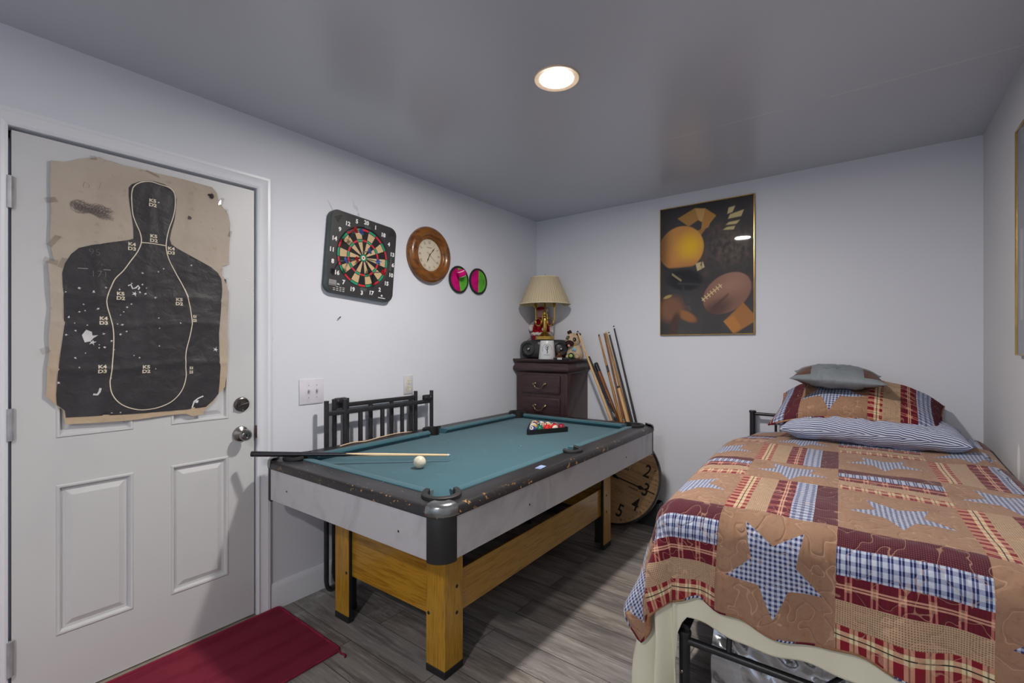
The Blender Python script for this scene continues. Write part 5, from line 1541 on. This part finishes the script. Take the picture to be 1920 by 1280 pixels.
US, VS, UR_ = .17, -.004, 1.135
def xmap(U, y):
    t = (y + 2) / 1.5
    return (2.0 + (U - .3) * .92) * (1 - t) + (1.90 + (U - .3) * 1.05) * t
def bedpt(U, V, off=0.0, wav=1.0, flk=1.0):
    du = max(0, US - U) ; dv = max(0, VS - V); dr = max(0, U - UR_)
    Uc = min(max(U, US), UR_); Vc = max(V, VS)
    y = -1.92 + 1.06 * Vc
    x = xmap(Uc, y)
    lump = .007 * noise.noise(Vector((U * 4, V * 4, 2.3))) + .004 * noise.noise(Vector((U * 11, V * 9, 5.3)))
    z = .783 + .017 * (-y) + lump * (wav if off == 0 else .9) + off - .006 * math.exp(-((Uc - US) / .06) ** 2)
    hd = max(0, V - 1.62); z -= hd * .35
    z += .045 * math.exp(-((Uc - 1.10) / .13) ** 2) * math.exp(-((V - 1.62) / .32) ** 2)
    sm_ = min(1, max(0, (V - 1.05) / .65)); sm_ = sm_ * sm_ * (3 - 2 * sm_)
    if Uc < .55: x += .095 * sm_ * (.55 - Uc) / .38; z -= .022 * sm_ * (.55 - Uc) / .38
    R_ = .072 + off
    if dr > 0:
        a = min(dr / .045, pi / 2); rest = max(0, dr - .045 * pi / 2)
        x = min(x, 2.745) + .045 * sin(a); z -= .045 * (1 - cos(a)) + rest
        return Vector((x, y, z))
    if x > 2.745: x = 2.745
    if du <= 0 and dv <= 0: return Vector((x, y, z))
    d = hypot(du, dv); cxn, cyn = du / d, dv / d
    a = min(d / R_, pi / 2); rest = max(0, d - R_ * pi / 2)
    fl = (.03 + .24 * cxn * cxn + .08 * (4 * cxn * cxn * cyn * cyn)) * flk
    r = R_ * sin(a) + rest * fl
    if cxn < .05: ph = sin(U * 2 * pi / .34 + 1.0) * .016 + sin(U * 2 * pi / .145 + .4) * .006
    else: ph = sin(atan2(cyn, cxn) * 6 + 1.2 + U * 6) * .030 * (4 * cxn * cxn * cyn * cyn) ** .5 + sin(V * 2 * pi / .30) * .018 * cxn * cxn + (sin(atan2(cyn, cxn) * 15 + 2 + V * 9) * .014 if off < 0 else 0)
    r += ph * min(1, rest / .12) * wav
    z -= R_ * (1 - cos(a)) + rest * sqrt(max(.2, 1 - fl * fl))
    return Vector((x - r * cxn, y - r * cyn, z))
def cloth_mesh(U0, U1, vend, V1, off, nu, nv, wav=1.0, uend=None, flk=1.0):
    bm = B(); uvl = bm.loops.layers.uv.new('UVMap')
    rows = []; uvs = []
    for j in range(nv + 1):
        row = []; ur = []
        for i in range(nu + 1):
            U = U0 + (U1 - U0) * i / nu
            t = j / nv
            Ve = vend(U)
            # finer rows towards the foot
            V = Ve + (V1 - Ve) * (t ** 1.25)
            if uend: 
                ue = uend(V); U = ue + (U1 - ue) * i / nu
            row.append(bm.verts.new(bedpt(U, V, off, wav, flk))); ur.append((U, V))
        rows.append(row); uvs.append(ur)
    for j in range(nv):
        for i in range(nu):
            f = bm.faces.new((rows[j][i], rows[j][i + 1], rows[j + 1][i + 1], rows[j + 1][i]))
            for lp_, c in zip(f.loops, (uvs[j][i], uvs[j][i + 1], uvs[j + 1][i + 1], uvs[j + 1][i])): lp_[uvl].uv = c
    return bm, rows
def g1(x, c, w): return math.exp(-((x - c) / w) ** 2)
def qend(U): return -.318 + .030 * g1(U, .235, .05) + .016 * g1(U, .36, .05) - .012 * g1(U, .50, .07) + .012 * g1(U, .66, .06) + .004 * sin(U * 23)
bm, rows = cloth_mesh(-.20, 1.32, qend, 1.72, 0.0, 170, 210)
edge_pts = [vv_.co.copy() for vv_ in rows[0]]; side_pts = [r_[0].co.copy() for r_ in rows]
Q = thing('quilt', 'patchwork quilt with blue plaid stars and maroon and tan blocks, spread over the bed', 'quilt', (2.3, -1.05, 0))
o = obj('patchwork', bm, M_quilt, Q, 180)
for v_ in o.data.vertices: v_.co -= Vector((2.3, -1.05, 0))
sd = o.modifiers.new('thick', 'SOLIDIFY'); sd.thickness = .010; sd.offset = -1
bm = B(); sh_ = Vector((2.3, -1.05, 0))
tube(bm, [p - sh_ for p in (side_pts[::-2] + edge_pts[1::2])], .0095, 8)
obj('binding', bm, gb_.m, Q, 180)
bm, rows = cloth_mesh(-.44, 1.30, lambda U: -.358 + .012 * sin(U * 7 + 1) - .24 * min(1, max(0, (.20 - U) / .08)) ** 1.5, 1.70, -.016, 120, 120, .9, None, .5)
BK = obj('blanket', bm, M_creamb, None, 180)
sd = BK.modifiers.new('thick', 'SOLIDIFY'); sd.thickness = .004; sd.offset = -1
tag(BK, 'cream blanket hanging out below the quilt at the foot of the bed', 'blanket')
# mattress and box underneath, coloured black for the shade under the bed
bm = B()
def hexa(bm, P0, P1_, z0, z1, b):
    vs = [bm.verts.new((p[0], p[1], z)) for z in (z0, z1) for p in (P0)]
    for f in ((0, 1, 2, 3), (4, 5, 6, 7), (0, 1, 5, 4), (1, 2, 6, 5), (2, 3, 7, 6), (3, 0, 4, 7)): bm.faces.new([vs[i] for i in f])
    if b: bmesh.ops.bevel(bm, geom=bm.edges[:], offset=b, segments=3, affect='EDGES')
hexa(bm, [(1.92, -1.90), (2.74, -1.90), (2.74, -.12), (1.81, -.12)], None, .475, .745, .05)
tag(obj('mattress', bm, cloth('shaded_ticking', (36, 36, 38)), None, 50), 'mattress coloured black for its shaded underside, a dark strip under the cream blanket', 'mattress')
# metal frame
BF = thing('metal_bed', 'black tubular metal bed frame under the quilt', 'bed frame', (2.3, -1.0, 0))
M_bf = plain('bed_black_metal', (44, 44, 48), .35, .2, var=.08)
def L_(x, y, z): return Vector((x - 2.3, y + 1.0, z))
FPL, FPR, HPL, HPR = (1.884, -1.940), (2.745, -1.935), (1.738, -.060), (2.630, -.060)
for (x, y), zt_, nm, r_ in ((FPL, .412, 'foot_post', .0165), (FPR, .412, 'foot_post', .0165), (HPL, .872, 'head_post', .0175), (HPR, .872, 'head_post', .0175)):
    bm = B(); tube(bm, [L_(x, y, 0), L_(x, y, zt_)], r_, 16); p = obj(nm, bm, M_bf, BF, 40)
    bm = B(); lathe(bm, [(0, zt_ + .012), (r_ + .002, zt_ + .010), (r_ + .004, zt_ + .004), (r_ + .003, zt_ - .004), (r_, zt_ - .004)], 16, Matrix.Translation(L_(x, y, 0))); obj('cap', bm, M_bf, p, 40)
    if nm == 'foot_post':
        bm = B(); ball(bm, L_(x - .004, y - r_, .30), (.006, .004, .006), 10, 6); obj('bolt_head', bm, M_chrome, p, 60)
def rod(nm, a, b, r_): bm_ = B(); tube(bm_, [L_(*a), L_(*b)], r_, 12); return obj(nm, bm_, M_bf, BF, 40)
rod('foot_rail', (FPL[0], FPL[1], .392), (FPR[0], FPR[1], .392), .0115)
rod('side_rail', (FPL[0], FPL[1], .425), (HPL[0], HPL[1], .445), .014); rod('side_rail', (FPR[0], FPR[1], .425), (HPR[0], HPR[1], .445), .014)
rod('head_rail', (HPL[0], HPL[1], .862), (HPR[0], HPR[1], .862), .0105); rod('head_rail', (HPL[0], HPL[1], .50), (HPR[0], HPR[1], .50), .0105)
for k in range(7): x = 1.870 + k * .110; rod('head_bar', (x, -.06, .50), (x, -.06, .862), .0075)
rod('foot_bar', (2.010, -1.938, .39), (2.010, -1.92, .47), .008)
rod('brace', (2.235, -1.936, .392), (2.36, -1.80, .455), .006); rod('brace', (2.50, -1.936, .392), (2.36, -1.80, .455), .006)
for k in range(6): y = -1.7 + k * .3; rod('slat', (1.90 - (y + 2) * .085, y, .462), (2.75, y, .462), .010)
# crumpled clear plastic hanging behind the foot rail
pm = bpy.data.materials.new('clear_plastic'); pm.use_nodes = True; nt = pm.node_tree; nt.nodes.remove(nt.nodes['Principled BSDF'])
tr_ = nt.nodes.new('ShaderNodeBsdfTransparent'); tr_.inputs[0].default_value = (.82, .83, .86, 1)
gl_ = nt.nodes.new('ShaderNodeBsdfGlossy'); gl_.inputs['Roughness'].default_value = .16; gl_.inputs[0].default_value = (.9, .92, .96, 1)
df_ = nt.nodes.new('ShaderNodeBsdfDiffuse'); df_.inputs[0].default_value = (.5, .51, .54, 1)
m1 = nt.nodes.new('ShaderNodeMixShader'); m1.inputs[0].default_value = .45; m2 = nt.nodes.new('ShaderNodeMixShader'); m2.inputs[0].default_value = .52
nt.links.new(gl_.outputs[0], m1.inputs[1]); nt.links.new(df_.outputs[0], m1.inputs[2]); nt.links.new(tr_.outputs[0], m2.inputs[1]); nt.links.new(m1.outputs[0], m2.inputs[2]); nt.links.new(m2.outputs[0], nt.nodes['Material Output'].inputs[0])
bm = B(); rows = []
for j in range(37):
    row = []
    for i in range(81):
        s, t = i / 80, j / 36
        x = 1.94 + .70 * s
        top = .430 - .10 * s + .008 * sin(s * 40) + .01 * noise.noise(Vector((s * 9, 0, 1)))
        z = .10 + (top - .10) * t
        q = Vector((s * 7 + t * 2.5, t * 2.2 - s * 3, .7))
        y = -1.86 + .05 * t * t + .030 * noise.ridged_multi_fractal(q, 1.0, 2.0, 4, .9, 2.0) * .6 - .02
        row.append(bm.verts.new((x, y, z)))
    rows.append(row)
for a, b in zip(rows[:-1], rows[1:]):
    for i in range(80): bm.faces.new((a[i], a[i + 1], b[i + 1], b[i]))
tag(obj('plastic_sheet', bm, pm, None, 180), 'crumpled clear plastic sheet hanging under the foot of the bed', 'plastic')

# ------------------------------------------------------------------ pillows
def pillow(hw_, hd_, ht, p=2.6, q=.55, ear=.10, wr=.006, seed=0, flat=0.0, sag=0.0, arc=True):
    bm = B(); uvl = bm.loops.layers.uv.new('UVMap')
    n, m = 64, 44
    for side in (1, -1):
        rows = []
        for j in range(m + 1):
            row = []
            for i in range(n + 1):
                s, t = -1 + 2 * i / n, -1 + 2 * j / m
                s = math.copysign(1 - (1 - abs(s)) ** 1.35, s); t = math.copysign(1 - (1 - abs(t)) ** 1.35, t)
                h = max(0, (1 - abs(s) ** p) * (1 - abs(t) ** p)) ** q
                x = s * hw_ * (1 - ear * (1 - abs(s)) * 0 - ear * (1 - t * t) * abs(s) ** 3)
                y = t * hd_ * (1 - ear * (1 - s * s) * abs(t) ** 3)
                z = side * ht * h * (1 if side > 0 else 1 - flat)
                z += wr * noise.fractal(Vector((s * 4 + seed, t * 3, side)), 1.0, 2.0, 4) * h
                z -= sag * s * s
                row.append([bm.verts.new((x, y, z)), (s * hw_, t * hd_)])
            rows.append(row)
        if arc:      # cloth coordinates follow the surface
            for i in range(n + 1):
                acc = [0.0]
                for j in range(m): acc.append(acc[-1] + (rows[j + 1][i][0].co - rows[j][i][0].co).length)
                for j in range(m + 1): rows[j][i][1] = (rows[j][i][1][0], acc[j] - acc[m // 2])
        for j in range(m):
            for i in range(n):
                c = (rows[j][i], rows[j][i + 1], rows[j + 1][i + 1], rows[j + 1][i])
                f = bm.faces.new([k_[0] for k_ in c])
                for lp_, k_ in zip(f.loops, c): lp_[uvl].uv = k_[1]
    bmesh.ops.remove_doubles(bm, verts=bm.verts[:], dist=1e-5)
    return bm
def rim(hw_, hd_, ear, r_, sag=0.0, n=26):
    P = []
    for (a, b) in (((-1, -1), (1, -1)), ((1, -1), (1, 1)), ((1, 1), (-1, 1)), ((-1, 1), (-1, -1))):
        for k in range(n):
            s = a[0] + (b[0] - a[0]) * k / n; t = a[1] + (b[1] - a[1]) * k / n
            P.append(Vector((s * hw_ * (1 - ear * (1 - t * t) * abs(s) ** 3), t * hd_ * (1 - ear * (1 - s * s) * abs(t) ** 3), -sag * s * s)))
    bm = B(); tube(bm, P, r_, 8, closed=True); return bm
# striped ticking pillow
g = G('ticking', (204, 210, 226), .95, spec=.12)
u, v = g.uv(); wob = g.noise(3, 1, kind='UV') * .05
s_ = ((v + u * .12 + (u * 9.0).sin() * .006 + wob * .25) / .0110).fract()
g.mix(s_.lt(.42), (58, 72, 118)); g.bump(g.noise(9, 4, kind='UV'), .5, .02); g.bump(g.noise(500, 2, kind='UV'), .3, .001)
pl = thing('striped_pillow', 'blue and white striped pillow lying under the patchwork pillow on the bed', 'pillow', (2.335, -.345, .868), radians(-1.5))
bm = pillow(.372, .225, .078, 3.2, .40, .05, .016, 3, .1, .012); obj('pillowcase', bm, g.m, pl, 180)
# patchwork sham
g = G('patchwork_sham', TAN, 1.0, spec=.1)
u, v = g.uv()
one = u.max(v) * 0.0 + 1.0
f_tan(g, one, u, v)
f_blue(g, starmask(u + .095, v + .085, .150) * (u + .232).gt(0) * (u - .064).lt(0), u, v, .0145)
def band(a, b): return u.gt(a) * u.lt(b)
f_cream(g, band(.064, .122), v, (u - .064)); f_check(g, band(.122, .192), u, v); f_red(g, band(.192, .258), v, u - .192); f_navyplaid(g, band(.258, .322), v, u - .258); f_maroon(g, u.gt(.322), u, v)
f_maroon(g, band(-.300, -.232), u, v); f_navyplaid(g, band(-.352, -.300), v, u + .352); f_red(g, u.lt(-.352), v, u + .40)
g.mix(g.noise(70, 4, kind='UV', rough=.7).step(.48, .8) * .34, (70, 50, 48))
stitches(g, .3); g.bump(g.noise(8, 4, kind='UV', dist=.6), .5, .02)
ps = thing('patchwork_pillow', 'patchwork pillow with a blue plaid star, on the striped pillow', 'pillow', (2.275, -.285, 1.0), radians(-2))
ps.rotation_euler = (radians(17), radians(1.5), radians(-2))
bm = pillow(.372, .235, .092, 3.0, .42, .06, .010, 8, .25, .085); obj('pillowcase', bm, g.m, ps, 180)
obj('flange', rim(.373, .236, .06, .0045, .085), gb_.m, ps, 180)
# grey accent pillow
g = G('grey_satin', (126, 134, 140), .55, spec=.4)
u, v = g.uv()
g.mix(g.noise(6, 4, kind='UV').step(.4, .7) * .5, (108, 116, 122))
corner = u.abs().gt(.115) * v.lt(-.02)
g.mix(corner * v.gt(-.175), (92, 62, 50))
P_ = ((v + .10) + ((u / .085).fract() - .5).abs() * -.09 + .02).abs()
g.mix(P_.lt(.0016) * u.abs().lt(.13) * v.lt(-.02), (62, 64, 68))
g.bump(g.noise(7, 4, kind='UV', dist=1.0), .6, .03); g.bump(g.noise(24, 3, sc=(1, .3, 1), kind='UV'), .25, .006)
pg = thing('grey_pillow', 'small grey satin pillow with brown corners on top of the pillow stack', 'pillow', (2.195, -.30, 1.128), radians(-3))
pg.rotation_euler = (radians(3), radians(2.5), radians(3))
bm = pillow(.212, .212, .068, 2.2, .62, .13, .008, 5, .15, 0.0)
obj('pillowcase', bm, g.m, pg, 180)
bm = B(); ball(bm, (.0, -.10, .0555), (.007, .007, .004), 12, 7); obj('button', bm, M_blk2, pg, 60)

# ================================================================== camera, light, view
cam = bpy.data.cameras.new('camera')
cam.sensor_fit = 'HORIZONTAL'; cam.sensor_width = 36.0
cam.lens = 874.622 / 1920 * 36.0
cam.shift_y = 7.67 / 1920
cam.clip_start = .02
co = bpy.data.objects.new('camera', cam); link(co)
co.location = (2.33773, -3.41442, 1.30222)
co.rotation_euler = (pi / 2, 0, 0.653151)
SC.camera = co
wd = bpy.data.worlds.new('world'); SC.world = wd; wd.use_nodes = True
wd.node_tree.nodes['Background'].inputs[0].default_value = lin((190, 205, 230))
wd.node_tree.nodes['Background'].inputs[1].default_value = 1.0
def area(name, loc, rot, sx, sy, power, col):
    l = bpy.data.lights.new(name, 'AREA'); l.shape = 'RECTANGLE'; l.size = sx; l.size_y = sy; l.energy = power; l.color = col
    o = bpy.data.objects.new(name, l); link(o); o.location = loc; o.rotation_euler = rot
    return o
# added fill light, standing in for daylight through the unseen window
area('window_fill', (2.02, YR - .22, 1.47), (-pi / 2, 0, 0), 1.25, 1.25, 2600, (.74, .86, 1.0))
SC.view_settings.view_transform = 'Standard'
SC.view_settings.look = 'None'
SC.view_settings.gamma = 1.0
SC.view_settings.use_curve_mapping = False
SC.view_settings.exposure = 1.0
